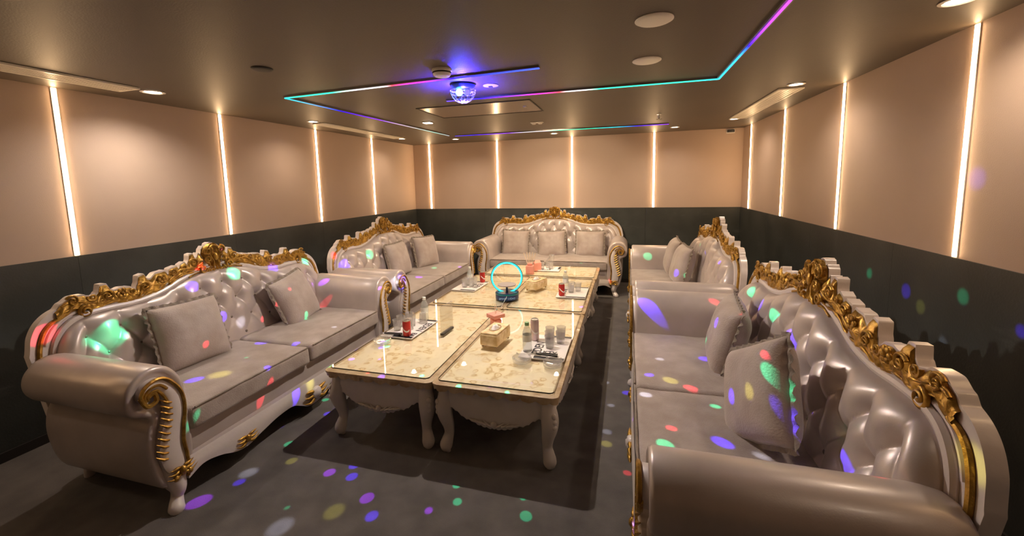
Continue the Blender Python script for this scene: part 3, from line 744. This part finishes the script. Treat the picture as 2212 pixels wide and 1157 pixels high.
    prof = [(x, low(z)) for x, z in prof]
    pr = spline(prof, 5, True)
    def offs(P, d):
        n = len(P); o = []
        for i in range(n):
            a, b = P[i - 1], P[(i + 1) % n]; tx, tz = b[0] - a[0], b[1] - a[1]; L_ = math.hypot(tx, tz) or 1
            o.append((P[i][0] - tz / L_ * -d * -1, P[i][1] + tx / L_ * -d * -1))
        return o
    area = sum(pr[i - 1][0] * pr[i][1] - pr[i][0] * pr[i - 1][1] for i in range(len(pr)))
    sg = 1 if area > 0 else -1
    for s_ in (-1, 1):
        a = MB(); rows = []
        for y, ins in ((-.848, .050), (-.862, .030), (-.866, .018), (-.862, .006), (-.85, .0), (-.7, 0), (-.5, 0), (-.3, 0), (-.16, 0), (-.12, .006), (-.10, .02), (-.09, .045)):
            q = offs(pr, sg * ins)
            rows.append([(s_ * x, y + (0 if z < .5 else (-.0)), z) for x, z in q])
        a.grid(rows, True)
        a.add([(s_ * x, -.848, z) for x, z in offs(pr, sg * .05)], [tuple(range(len(pr)))])
        a.add([(s_ * x, -.09, z) for x, z in offs(pr, sg * .045)], [tuple(range(len(pr)))])
        arm = a.build('arm', M['leather'], t, smooth=55, merge=True)
        # carved front panel: white comma with gold scroll and feather teeth
        CL = [(1.045, .645, .012), (1.055, .68, .022), (1.03, .71, .034), (.985, .712, .044), (.948, .67, .05), (.925, .61, .056), (.925, .52, .062), (.945, .43, .072), (.96, .34, .082), (.95, .26, .08), (.935, .20, .06), (.935, .15, .045)]
        CL = [(x, low(z), wd) for x, z, wd in CL]
        cl = spline(CL, 6); L1, L2 = [], []
        for i in range(len(cl)):
            p0 = cl[max(0, i - 1)]; p1 = cl[min(len(cl) - 1, i + 1)]; tx, tz = p1[0] - p0[0], p1[1] - p0[1]; l_ = math.hypot(tx, tz)
            nx, nz = -tz / l_, tx / l_; x, z, wd = cl[i]; wd *= .5 * 1.3
            L1.append((x + nx * wd, z + nz * wd)); L2.append((x - nx * wd, z - nz * wd))
        f = MB()
        f.grid([[(s_ * p[0], -.845, p[1]), (s_ * p[0], -.880, p[1]), (s_ * (p[0] * .8 + q[0] * .2), -.890, p[1] * .8 + q[1] * .2), (s_ * (p[0] * .2 + q[0] * .8), -.890, p[1] * .2 + q[1] * .8), (s_ * q[0], -.880, q[1]), (s_ * q[0], -.845, q[1])] for p, q in zip(L1, L2)])
        f.build('front_panel', M['wood'], arm, smooth=60)
        g = MB()
        for off, rd in ((.0, .0075), (.45, .007), (1., .0085)):
            k1 = 30 if (off == .45 or (off == 0.)) else len(L1)
            g.tube([(s_ * (p[0] * (1 - off) + q[0] * off), -.892, p[1] * (1 - off) + q[1] * off) for p, q in list(zip(L1, L2))[2:min(k1, len(L1))]][:22 if off == .45 else 999], rd, 6)
        g.tube([(s_ * x, -.89, z) for x, z in spline([(1.07, .645), (1.045, .595), (1.005, .605), (1.012, .645), (1.04, .637)], 5)], .011, 6)
        g.build('gold_scroll', M['gold'], arm)
        # outer silhouette teeth
        g = MB()
        for k in range(10):
            z = .575 - k * .030; x = interp([(.2, 1.0), (.3, 1.005), (.4, .988), (.5, .962), (.62, .96)], z)
            g.tube([(s_ * (x - .016), -.893, z - .010), (s_ * (x + .006), -.895, z + .0), (s_ * (x + .030), -.885, z + .024)], [.005, .0075, .002], 6)
        g.build('feather_carving', M['gold'], arm)
        g = MB(); flower(g, s_ * .935, .205, -.892, .8)
        for k in range(3): g.ball((s_ * (.90 + .033 * k), -.90, .175 + .012 * (k % 2)), (.016, .012, .016), 8, 5)
        g.build('flower_carving', M['gold'], arm, smooth=60)
        # front leg, cabriole
        l = MB(); lp = spline([(.95, -.83, .24, .055), (.945, -.85, .15, .048), (.94, -.862, .10, .036), (.945, -.855, .06, .028), (.962, -.87, .03, .033), (.972, -.882, .012, .036), (.972, -.882, 0, .026)], 4)
        l.tube([(s_ * x, y, z) for x, y, z, r in lp], [r for *_, r in lp], 12); l.build('leg', M['wood'], t, smooth=60)
        l = MB(); l.tube([(s_ * .90, -.16, .18), (s_ * .90, -.13, .08), (s_ * .90, -.11, 0)], [.04, .03, .024], 10); l.build('leg', M['wood'], t, smooth=60)
    return t

sofa = make_sofa()
SG = 'pearl leather sofas with gold carved crests'
sofa.location = (.56, -4.335, 0); sofa.rotation_euler = (0, 0, pi / 2)
sofa['label'] = 'pearl tufted sofa with gold crest at front left, nearest on the left wall'; sofa['group'] = SG
clone(sofa, (.57, -2.06, 0), pi / 2, 'pearl tufted sofa with gold crest against the left wall, behind the near left one')
clone(sofa, (2.495, -.012, 0), 0, 'pearl tufted sofa with gold crest facing the camera under the far wall')
clone(sofa, (4.53, -2.10, 0), -pi / 2, 'pearl tufted sofa with gold crest on the right side, the farther one')
clone(sofa, (4.53, -4.405, 0), -pi / 2, 'pearl tufted sofa with gold crest at front right, filling the lower right corner')

# ------------------------------------------------------------------ throw pillows
def make_pillow():
    t = thing('throw_pillow', '', 'pillow')
    n = 26; rows = []; hs = .213
    def P(a, b, sg):
        x = a * hs * (1 - .05 * (1 - b * b)); z = b * hs * (1 - .05 * (1 - a * a))
        th = .092 * ((1 - a ** 4) * (1 - b ** 4)) ** .55
        th += .006 * noise.noise(Vector((a * 3, b * 3, sg))) * (1 - a * a) * (1 - b * b)
        return (x, sg * th, z)
    mb = MB()
    for sg in (-1, 1):
        mb.grid([[P(-1 + 2 * i / n, -1 + 2 * j / n, sg) for j in range(n + 1)] for i in range(n + 1)], flip=sg > 0)
    body = mb.build('cover', M['pillow'], t, smooth=80, merge=True)
    # ruffled border
    rf = MB(); rows = []; per = []
    m_ = 60
    for k in range(4 * m_):
        s_, f = divmod(k, m_); f = -1 + 2 * f / m_
        a, b = [(f, -1), (1, f), (-f, 1), (-1, -f)][s_]; per.append((a, b))
    for k, (a, b) in enumerate(per):
        x, _, z = P(a, b, 0); L_ = math.hypot(a, b); nx, nz = a / L_, b / L_
        if abs(a) >= .999 and abs(b) < .9: nx, nz = a, 0
        if abs(b) >= .999 and abs(a) < .9: nx, nz = 0, b
        wv = sin(k * .9) * .008 + noise.noise(Vector((k * .35, 0, 5))) * .010; ln = .018 + .006 * noise.noise(Vector((k * .5, 3, 0)))
        rows.append([(x - nx * .006, -.004, z - nz * .006), (x + nx * ln * .5, wv * .5 - .004, z + nz * ln * .5), (x + nx * ln, wv, z + nz * ln), (x + nx * ln * .5, wv * .5 + .004, z + nz * ln * .5), (x - nx * .006, .004, z - nz * .006)])
    rows.append(rows[0]); rf.grid(rows); rf.build('ruffle', M['ruffle'], t, smooth=80)
    return t
pil = make_pillow(); PG = 'fringed velvet throw pillows'
def rotm(rz, tilt, spin=0):
    m = Matrix.Rotation(rz, 3, 'Z') @ Matrix.Rotation(tilt, 3, 'X') @ Matrix.Rotation(spin, 3, 'Y'); return m.to_euler()
# facing: rz 0 = faces -Y ; pi/2 = faces +X ; -pi/2 = faces -X.  tilt<0 leans back
PL = [((.87, -4.73, .672), pi / 2 - .05, -.33, .03, 'large fringed beige pillow near the left end of the near left sofa'),
      ((.88, -3.85, .655), pi / 2 + .12, -.35, -.14, 'fringed beige pillow at the far end of the near left sofa'),
      ((.86, -2.13, .675), pi / 2, -.25, .0, 'fringed beige pillow in the middle of the far left sofa'),
      ((.93, -1.52, .675), pi / 2 - .25, -.25, .05, 'fringed beige pillow at the far end of the far left sofa'),
      ((1.91, -.35, .635), 0, -.25, .02, 'fringed beige pillow at the left of three on the far sofa'),
      ((2.49, -.355, .63), .05, -.3, -.06, 'wrinkled beige pillow in the middle of three on the far sofa'),
      ((3.07, -.35, .635), -.03, -.25, 0, 'fringed beige pillow at the right of three on the far sofa'),
      ((4.18, -4.00, .66), -pi / 2 - .1, -.25, .06, 'fringed beige pillow on the near right sofa, the farther of two'),
      ((4.15, -4.75, .675), -pi / 2 + .2, -.22, -.55, 'tilted fringed beige pillow on the near right sofa, the nearer of two'),
      ((4.14, -1.40, .675), -pi / 2, -.25, .03, 'fringed beige pillow on the far right sofa, the farther of two'),
      ((4.17, -1.95, .675), -pi / 2 + .1, -.25, 0, 'fringed beige pillow on the far right sofa, the nearer of two')]
for i, (lc, rz, tl, spn, lb) in enumerate(PL):
    e = rotm(rz, tl, spn)
    if i == 0: pil.location = lc; pil.rotation_euler = e; pil['label'] = lb; pil['group'] = PG
    else: clone(pil, lc, rot=e, label=lb, group=PG)

# ------------------------------------------------------------------ coffee tables
def make_table(wx, ly, gl):
    """wx: size in X, ly: size in Y, origin at centre on the floor"""
    t = thing('coffee_table', '', 'coffee table'); a, b = wx / 2, ly / 2; TZ = .452
    # top slab with pattern
    MB().rbox((0, 0, TZ - .017), (wx - .03, ly - .03, .034), .010, .2).build('tabletop', M['tabletop'], t, smooth=50)
    # carved scalloped rim all round
    per = []; st = .008
    def side(x0, y0, x1, y1):
        L_ = math.hypot(x1 - x0, y1 - y0); n = int(L_ / st)
        for k in range(n): per.append((x0 + (x1 - x0) * k / n, y0 + (y1 - y0) * k / n, (y1 - y0) / L_, -(x1 - x0) / L_))
    c = .03
    side(a - .012, -b + c, a - .012, b - c); 
    for k in range(6): an = pi / 2 * k / 6; per.append((a - .012 - c + c * cos(an), b - c + (c - .012) * sin(an), cos(an), sin(an)))
    side(a - c, b - .012, -a + c, b - .012)
    for k in range(6): an = pi / 2 + pi / 2 * k / 6; per.append((-a + .012 + c + c * cos(an), b - c + (c - .012) * sin(an), cos(an), sin(an)))
    side(-a + .012, b - c, -a + .012, -b + c)
    for k in range(6): an = pi + pi / 2 * k / 6; per.append((-a + .012 + c + c * cos(an), -b + c + (c - .012) * sin(an), cos(an), sin(an)))
    side(-a + c, -b + .012, a - c, -b + .012)
    for k in range(6): an = 1.5 * pi + pi / 2 * k / 6; per.append((a - .012 - c + c * cos(an), -b + c + (c - .012) * sin(an), cos(an), sin(an)))
    per.append(per[0]); rows = []
    for k, (x, y, nx, ny) in enumerate(per):
        s_ = k * st; sc_ = abs(sin(s_ * pi / .085)) ** .6; dz = .030 + .018 * sc_ + .005 * noise.noise(Vector((s_ * 30, 0, 0)))
        o = .009 + .005 * sc_ + .002 * sin(s_ * 180)
        rows.append([(x - nx * .022, y - ny * .022, TZ + .001), (x - nx * .006, y - ny * .006, TZ + .004), (x + nx * .0165, y + ny * .0165, TZ - .003), (x + nx * .0165, y + ny * .0165, TZ - .012), (x + nx * o, y + ny * o, TZ - .022), (x + nx * (o - .004), y + ny * (o - .004), TZ - dz), (x - nx * .012, y - ny * .012, TZ - dz + .004)])
    MB().grid(rows).build('carved_rim', M['rim'], t, smooth=70)
    # aprons
    def apz(f): f = abs(f); return interp([(0, .205), (.25, .215), (.4, .235), (.55, .25), (.7, .285), (.85, .30), (1, .26)], f) + .004 * sin(f * 60)
    for ax, L_, off in (('x', a, b), ('x', a, -b), ('y', b, a), ('y', b, -a)):
        m_ = MB(); n = 60; fr = []; sg = 1 if off > 0 else -1; q = abs(off) - .035
        for i in range(n + 1):
            f = -1 + 2 * i / n; u = f * (L_ - .03); z = apz(f); w_ = .012 * cos(f * pi / 2)
            pr_ = [(q - .022, TZ - .03), (q, TZ - .03), (q + .004, .36), (q + w_ * .5, (z + .36) / 2), (q + w_, z + .012), (q + w_ - .004, z), (q - .022, z)]
            fr.append([(u, sg * p, zz) if ax == 'x' else (sg * p, u, zz) for p, zz in pr_])
        m_.grid(fr); m_.build('apron', M['tablewood'], t, smooth=60)
        if ax == 'x' or ax == 'y':
            g = MB()
            for s2 in (-1, 1):
                for k in range(4):
                    P = [(s2 * (.015 + .03 * k), .225 + .006 * k), (s2 * (.04 + .03 * k), .235 + .004 * k), (s2 * (.06 + .03 * k), .255)]
                    Q = [(x, sg * (q + .016), z) if ax == 'x' else (sg * (q + .016), x, z) for x, z in P]
                    g.tube(Q, [.008, .007, .002], 6)
            cpt = (0, sg * (q + .015), .235) if ax == 'x' else (sg * (q + .015), 0, .235)
            g.ball(cpt, (.02, .014, .02) if ax == 'x' else (.014, .02, .02), 8, 6)
            g.build('apron_carving', M['tablewood'], t, smooth=60)
    for sx in (-1, 1):
        for sy in (-1, 1):
            lx, ly_ = sx * (a - .064), sy * (b - .064); d = Vector((sx, sy, 0)).normalized()
            P = spline([(.0, .43, .042), (.006, .36, .044), (.018, .30, .050), (.014, .24, .045), (-.004, .17, .034), (-.008, .12, .029), (.004, .08, .034), (.014, .05, .038), (.010, .025, .032), (.004, .012, .016), (.004, 0, .014)], 4)
            l = MB(); l.tube([(lx + d.x * o, ly_ + d.y * o, z) for o, z, r in P], [r for *_, r in P], 14)
            # knee carving
            for k in range(3): l.ball((lx + d.x * .055, ly_ + d.y * .055, .33 - .03 * k), (.018, .018, .018), 8, 6)
            l.build('leg', M['tablewood'], t, smooth=60)
    # glass sheet with rounded corners
    ga, gb = gl[0] / 2, gl[1] / 2; r = .03; pts = []
    for cx_, cy_, a0 in ((ga - r, gb - r, 0), (-ga + r, gb - r, pi / 2), (-ga + r, -gb + r, pi), (ga - r, -gb + r, 1.5 * pi)):
        for k in range(7): an = a0 + pi / 2 * k / 6; pts.append((cx_ + r * cos(an), cy_ + r * sin(an)))
    n = len(pts); z0, z1 = TZ + .005, TZ + .013
    g = MB(); vs = [(x, y, z0) for x, y in pts] + [(x, y, z1) for x, y in pts]
    g.add(vs, [tuple(range(n, 2 * n))], 0); g.add(vs, [(i, (i + 1) % n, (i + 1) % n + n, i + n) for i in range(n)], 1)
    g.build('glass_top', [M['glass'], M['glass_edge']], t, smooth=0)
    return t
TG = 'white carved coffee tables with glass tops'
tb = make_table(.735, 1.45, (.69, 1.40)); tb.location = (2.1375, -3.87, 0); tb['label'] = 'white carved coffee table, near left one of the row'; tb['group'] = TG
clone(tb, (2.8825, -3.87, 0), 0, 'white carved coffee table, near right one with the tissue box')
t2 = make_table(.735, 1.31, (.69, 1.26)); t2.location = (2.1375, -2.48, 0); t2['label'] = 'white carved coffee table, left of the second pair, by the far left sofa'; t2['group'] = TG
clone(t2, (2.8825, -2.48, 0), 0, 'white carved coffee table, right of the second pair, behind the ring light')
t3 = make_table(1.42, .70, (1.36, .65)); t3.location = (2.55, -1.463, 0); t3['label'] = 'white carved coffee table set crosswise in front of the far sofa'; t3['group'] = TG

# ------------------------------------------------------------------ things on the tables
TT = .465                      # glass surface
def text_mesh(c, name, parent, loc, rot):
    q = bpy.data.objects.new('tmp', c); COL.objects.link(q)
    me = bpy.data.meshes.new_from_object(q.evaluated_get(bpy.context.evaluated_depsgraph_get())); bpy.data.objects.remove(q)
    me.name = name; o = bpy.data.objects.new(name, me); COL.objects.link(o); o.parent = parent; o.location = loc; o.rotation_euler = rot; return o
def text(body, size, parent, loc, rz, name='lettering'):
    c = bpy.data.curves.new(name, 'FONT'); c.body = body; c.size = size; c.extrude = .0003; c.align_x = 'CENTER'; c.align_y = 'CENTER'; c.offset = .0018
    c.materials.append(M['ink'])
    return text_mesh(c, name, parent, loc, (0, 0, rz))
def make_mat(loc, rz, wx, ly, words, label, frame=True):
    t = thing('bar_mat', label, 'mat', loc, rz, 'white lettered bar mats')
    MB().rbox((0, 0, .004), (wx, ly, .008), .0035, .2).build('sheet', M['paper'], t)
    m_ = MB()
    for y in (-ly / 2 + .018, ly / 2 - .018): m_.box(-wx / 2 + .10, wx / 2 - .004, y - .016, y + .016, .0081, .0088)
    m_.build('dark_band', M['ink'], t)
    for s_, sz, x, y, r in words: text(s_, sz, t, (x, y, .0085), r)
    return t
make_mat((3.075, -3.96, TT), 0, .30, .42, [('EDEN', .085, -.045, -.035, pi / 2), ('KTV', .05, .04, -.10, 0)], 'white mat lettered EDEN on the near right table')
make_mat((1.955, -3.82, TT), -.04, .27, .42, [('EDEN', .075, .100, .035, -pi / 2), ('BAR', .06, .10, -.155, -pi / 2)], 'white lettered mat under glasses on the near left table')
make_mat((3.075, -2.50, TT), 0, .29, .42, [('EDEN', .08, -.09, -.03, pi / 2)], 'white lettered mat with a red can on the second right table')
make_mat((1.94, -2.44, TT), -.05, .27, .42, [('EDEN', .08, .085, .0, -pi / 2)], 'white lettered mat on the second left table beside the far left sofa')
make_mat((2.58, -1.40, TT), pi / 2, .26, .40, [('EDEN', .07, -.07, 0, pi / 2)], 'white lettered mat on the crosswise table by the far sofa')

def make_can(m, label, h=.122, r=.030):
    t = thing('drink_can', label, 'can', (0, 0, 0), 0, 'drink cans on the tables')
    MB().lathe([(r * .78, 0), (r * .9, .004), (r, .012), (r, h - .016), (r * .9, h - .006)], 28).build('body', M[m], t, smooth=50)
    MB().lathe([(r * .9, h - .006), (r * .92, h), (r * .84, h), (r * .8, h - .005), (.0001, h - .005)], 28, caps=False).build('lid', M['steel'], t, smooth=30)
    MB().rbox((0, .006, h - .003), (.012, .02, .002), .0009, .1).build('pull_tab', M['steel'], t)
    b = MB(); n = 14                                              # pale wave band round the can
    b.grid([[((r + .0004) * cos(a), (r + .0004) * sin(a), h * .5 + .02 * sin(a * 1.5) + dz) for dz in (-.006, .006)] for a in [-2.6 + 2.2 * k / n for k in range(n + 1)]])
    b.build('wave_band', M['paper'], t)
    return t
c0 = make_can('cokered', 'red drink can on the near left table'); c0.location = (2.02, -3.99, TT + .008)
clone(c0, (2.02, -2.27, TT + .009), .8, 'red drink can on the second left table, left of the ring light')
clone(c0, (2.985, -2.655, TT + .008), .4, 'red drink can on the second right table')
c1 = make_can('cansilver', 'pinkish silver tall can on the near right table', .155, .030); c1.location = (2.972, -3.86, TT + .008)

def make_bottle(label, cap, h=.20, r=.031):
    t = thing('water_bottle', label, 'bottle', (0, 0, 0), 0, 'plastic water bottles')
    MB().lathe([(r * .8, 0), (r, .008), (r, .05), (r * .93, .056), (r, .062), (r, .12), (r * .96, .135), (r * .55, .168), (r * .42, .176), (r * .42, .186)], 24).build('body', M['plastic_clear'], t, smooth=60)
    MB().lathe([(r + .0005, .075), (r + .0005, .118)], 24, caps=False).build('paper_band', M['leaf_white'], t)
    MB().lathe([(r * .48, .180), (r * .48, .20), (r * .42, .202), (.0001, .202)], 20).build('cap', M[cap], t)
    return t
b0 = make_bottle('clear water bottle with pale cap on the near left table, behind the glasses', 'leaf_white'); b0.location = (1.98, -3.62, TT)
clone(b0, (1.90, -2.36, TT), .5, 'clear water bottle with pale cap on the second left table')
clone(b0, (2.99, -2.42, TT + .008), .7, 'clear water bottle with pale cap on the second right table, behind the can')
b1 = make_bottle('clear water bottle with green cap on the near right table', 'greencap'); b1.location = (2.965, -4.07, TT + .008)

def make_glass():
    t = thing('drinking_glass', '', 'glass', (0, 0, 0), 0)
    o = MB().lathe([(.026, 0), (.034, .088), (.0325, .088), (.0245, .008), (.0001, .008)], 24).build('tumbler', M['tumbler'], t, smooth=50)
    return t
gproto = None
def glasses(spots, label, group):
    global gproto
    for i, (x, y, dz, inv) in enumerate(spots):
        if gproto is None: gproto = make_glass(); o = gproto; o.location = (x, y, TT + dz)
        else: o = copy_tree(gproto); o.location = (x, y, TT + dz)
        if inv: o.rotation_euler = (pi, 0, 0); o.location.z += .088
        else: o.rotation_euler = (0, 0, 0)
        o['label'] = label; o['group'] = group
glasses([(1.885, -3.90, .008, 0), (1.965, -3.86, .008, 1), (1.865, -3.81, .008, 0), (1.945, -3.78, .008, 0), (2.005, -3.70, .008, 1), (1.89, -3.72, .008, 0)], 'clear tumbler in the cluster on the near left mat', 'tumblers on the near left mat')
glasses([(3.085, -3.90, .008, 0), (3.16, -3.88, .008, 0), (3.075, -3.82, .008, 0), (3.15, -3.79, .008, 0), (3.10, -3.98, .008, 0)], 'clear tumbler in the cluster on the near right mat', 'tumblers on the near right mat')
glasses([(3.055, -2.43, .008, 0), (3.06, -2.52, .008, 0), (3.125, -2.46, .008, 0)], 'clear tumbler behind the red can on the second right mat', 'tumblers on the second right mat')
glasses([(1.90, -2.52, .008, 0), (1.97, -2.49, .008, 0), (1.90, -2.44, .008, 0), (1.975, -2.41, .008, 0)], 'clear tumbler on the second left mat by the sofa', 'tumblers on the second left mat')
glasses([(2.55, -1.44, .008, 0), (2.66, -1.42, .008, 0), (2.61, -1.36, .008, 0), (2.66, -1.34, .096, 0)], 'clear tumbler on the crosswise table before the far sofa', 'tumblers on the crosswise table')

def ashtray(loc, label):
    t = thing('glass_ashtray', label, 'ashtray', loc, 0, 'clear glass ashtrays')
    MB().lathe([(.050, 0), (.060, .006), (.062, .030), (.054, .032), (.046, .012), (.0001, .010)], 24).build('bowl', M['tumbler'], t, smooth=40)
    n = MB()
    for k in range(4): a = pi / 4 + k * pi / 2; n.tube([(.05 * cos(a), .05 * sin(a), .033), (.066 * cos(a), .066 * sin(a), .033)], .005, 6)
    n.build('rest_notch', M['tumbler'], t)
ashtray((1.905, -4.14, TT), 'clear glass ashtray at the left edge of the near left table')
ashtray((3.165, -4.235, TT), 'clear glass ashtray at the right edge of the near right table')
ashtray((2.965, -4.22, TT), 'clear glass ashtray in front of the green capped bottle')

def holder(loc, rz, label):
    t = thing('menu_holder', label, 'menu holder', loc, rz)
    t.scale = (1.3, 1.3, 1.3)
    MB().rbox((0, 0, .007), (.022, .13, .014), .003, .1).build('foot', M['dark'], t)
    MB().box(-.0035, .0035, -.07, .07, .0145, .17).build('acrylic_sleeve', M['acrylic'], t)
holder((2.275, -3.83, TT), -.08, 'clear acrylic menu holder with dark foot on the near left table')

def tongs(loc, rz, label):
    t = thing('ice_tongs', label, 'tongs', loc, rz)
    for s_ in (-1, 1):
        MB().tube([(-.07, 0, .012), (-.03, s_ * .010, .012), (.04, s_ * .013, .010), (.075, s_ * .009, .008)], [.006, .0055, .005, .009], 6).build('arm', M['black'], t)
    MB().ball((-.072, 0, .012), (.010, .012, .008), 8, 6).build('hinge', M['steel'], t)
tongs((1.90, -4.0, TT + .009), .1, 'dark tongs lying across the near end of the near left mat')
tongs((3.10, -4.12, TT + .009), .05, 'dark tongs lying across the near end of the EDEN mat')

def tissue(loc, rz, label):
    t = thing('tissue_box', label, 'tissue box', loc, rz, 'gold patterned tissue boxes')
    MB().rbox((0, 0, .056), (.135, .24, .082), .012, .05).build('box', M['tissuebox'], t, smooth=50)
    MB().rbox((0, 0, .101), (.125, .23, .012), .005, .1).build('lid', M['tissuebox'], t, smooth=50)
    r = MB(); r.tube([(.035 * cos(a), .062 * sin(a), .108) for a in [2 * pi * k / 28 for k in range(28)]], .005, 6, closed=True); r.build('opening_ring', M['rim'], t)
    s_ = MB(); rows = []
    for i in range(13):
        f = i / 12; rows.append([((.026 * (1 - f * .5)) * cos(a) , (.050 * (1 - f * .6)) * sin(a), .107 + .022 * f + .004 * sin(3 * a + f * 4)) for a in [2 * pi * k / 24 for k in range(24)]])
    s_.grid(rows, True); s_.add(rows[-1], [tuple(range(24))]); s_.build('tissue', M['paper'], t, smooth=80)
    for sx in (-1, 1):
        for sy in (-1, 1): MB().ball((sx * .052, sy * .10, .008), (.011, .011, .009), 8, 6).build('foot', M['rim'], t)
tissue((2.705, -3.95, TT), -.12, 'gold patterned tissue box on the near right table')
tissue((2.68, -2.42, TT), -.35, 'gold patterned tissue box on the second right table')

def diffuser(loc, rz, label, sticks, spread, wide):
    t = thing('reed_diffuser', label, 'reed diffuser', loc, rz, 'pink reed diffusers'); k_ = 1 if wide else 1.4; t.scale = (k_, k_, k_)
    MB().rbox((0, 0, .035), (.07, .07, .07), .005, .1).build('pink_jar', M['pink'], t, smooth=50)
    if wide: MB().rbox((0, 0, .10), (.105, .105, .03), .003, .1).build('pink_lid', M['pink'], t, smooth=50, rot=(0, 0, .2)); MB().box(-.02, .02, -.02, .02, .07, .086).build('neck', M['pink'], t)
    else: MB().rbox((0, 0, .082), (.04, .04, .02), .003, .1).build('neck', M['pink'], t, smooth=50)
    for k in range(sticks):
        a = (k - (sticks - 1) / 2) * spread; y = (k % 2) * .01 - .005
        MB().tube([(a * .06, y, .085), (a * .06 + sin(a) * .10, y, .085 + .105 * cos(a))], .0028, 6).build('reed', M['reed'], t)
diffuser((2.615, -3.655, TT), .75, 'small pink reed diffuser with square lid behind the near tissue box', 2, .12, True)
diffuser((2.44, -1.67, TT), .1, 'pink cube reed diffuser with fanned sticks on the crosswise table', 5, .17, False)
pn = thing('pink_gift_box', 'pale pink folded box beside the reed diffuser on the crosswise table', 'box', (2.50, -1.50, TT), .5)
MB().rbox((0, 0, .05), (.09, .06, .10), .004, .1).build('carton', M['pink'], pn, smooth=50)
MB().add([(-.045, -.03, .10), (.045, -.03, .10), (.045, .03, .10), (-.045, .03, .10), (-.03, 0, .135), (.03, 0, .135)], [(0, 1, 5, 4), (2, 3, 4, 5), (1, 2, 5), (3, 0, 4)]).build('folded_top', M['pink'], pn, smooth=0)

# ring light speaker
rg = thing('ring_light', 'round black base with glowing cyan ring and grey disc on the tables', 'ring light', (2.475, -2.84, TT), .28)
rg.scale = (1.22, 1.22, 1.22)
MB().lathe([(.085, 0), (.093, .006), (.093, .050), (.088, .060), (.0001, .062)], 40).build('base', M['darkblue'], rg, smooth=40)
MB().lathe([(.0935, .044), (.0945, .047), (.0945, .053), (.0935, .056)], 40, caps=False).build('base_trim', M['ringdark'], rg)
tx = bpy.data.curves.new('base_lettering', 'FONT'); tx.body = 'SMART LIGHT'; tx.size = .021; tx.align_x = 'CENTER'; tx.extrude = .0002
bt = M.setdefault('pale_blue_ink', mat('pale_blue_ink', (.35, .6, .9), .4)); tx.materials.append(bt)
text_mesh(tx, 'base_lettering', rg, (0, -.0955, .018), (pi / 2, 0, 0))
RR = .122; RC = .062 + RR - .012
def torus(mb, R, r, cy, cz, seg=72, k=10, off=0):
    mb.tube([(R * cos(2 * pi * i / seg), cy, cz + R * sin(2 * pi * i / seg)) for i in range(seg)], r, k, closed=True); return mb
torus(MB(), RR, .0085, .012, RC).build('ring_housing', M['ringdark'], rg, smooth=60)
torus(MB(), RR - .003, .0058, .0035, RC).build('glow_tube', M['ringblue'], rg, smooth=60)
MB().tube([(0, -.02, .06), (0, -.02, .115)], [.010, .008], 12).build('post', M['darkblue'], rg, smooth=40)
MB().lathe([(.0001, 0), (.07, .0), (.074, .004), (.074, .009), (.07, .010), (.0001, .010)], 40, (0, -.02, .115)).build('grey_disc', M['greycloth'], rg, smooth=40)
cb = MB().tube([(2.505, -2.958, TT + .055), (2.503, -2.968, TT + .045), (2.492, -3.0, TT + .02), (2.49, -3.06, TT + .003), (2.50, -3.12, TT + .002), (2.52, -3.16, TT + .002)], .0022, 6).build('charging_cable', M['white_plastic'])
tag(cb, 'thin white cable hanging from the ring light base', 'cable')
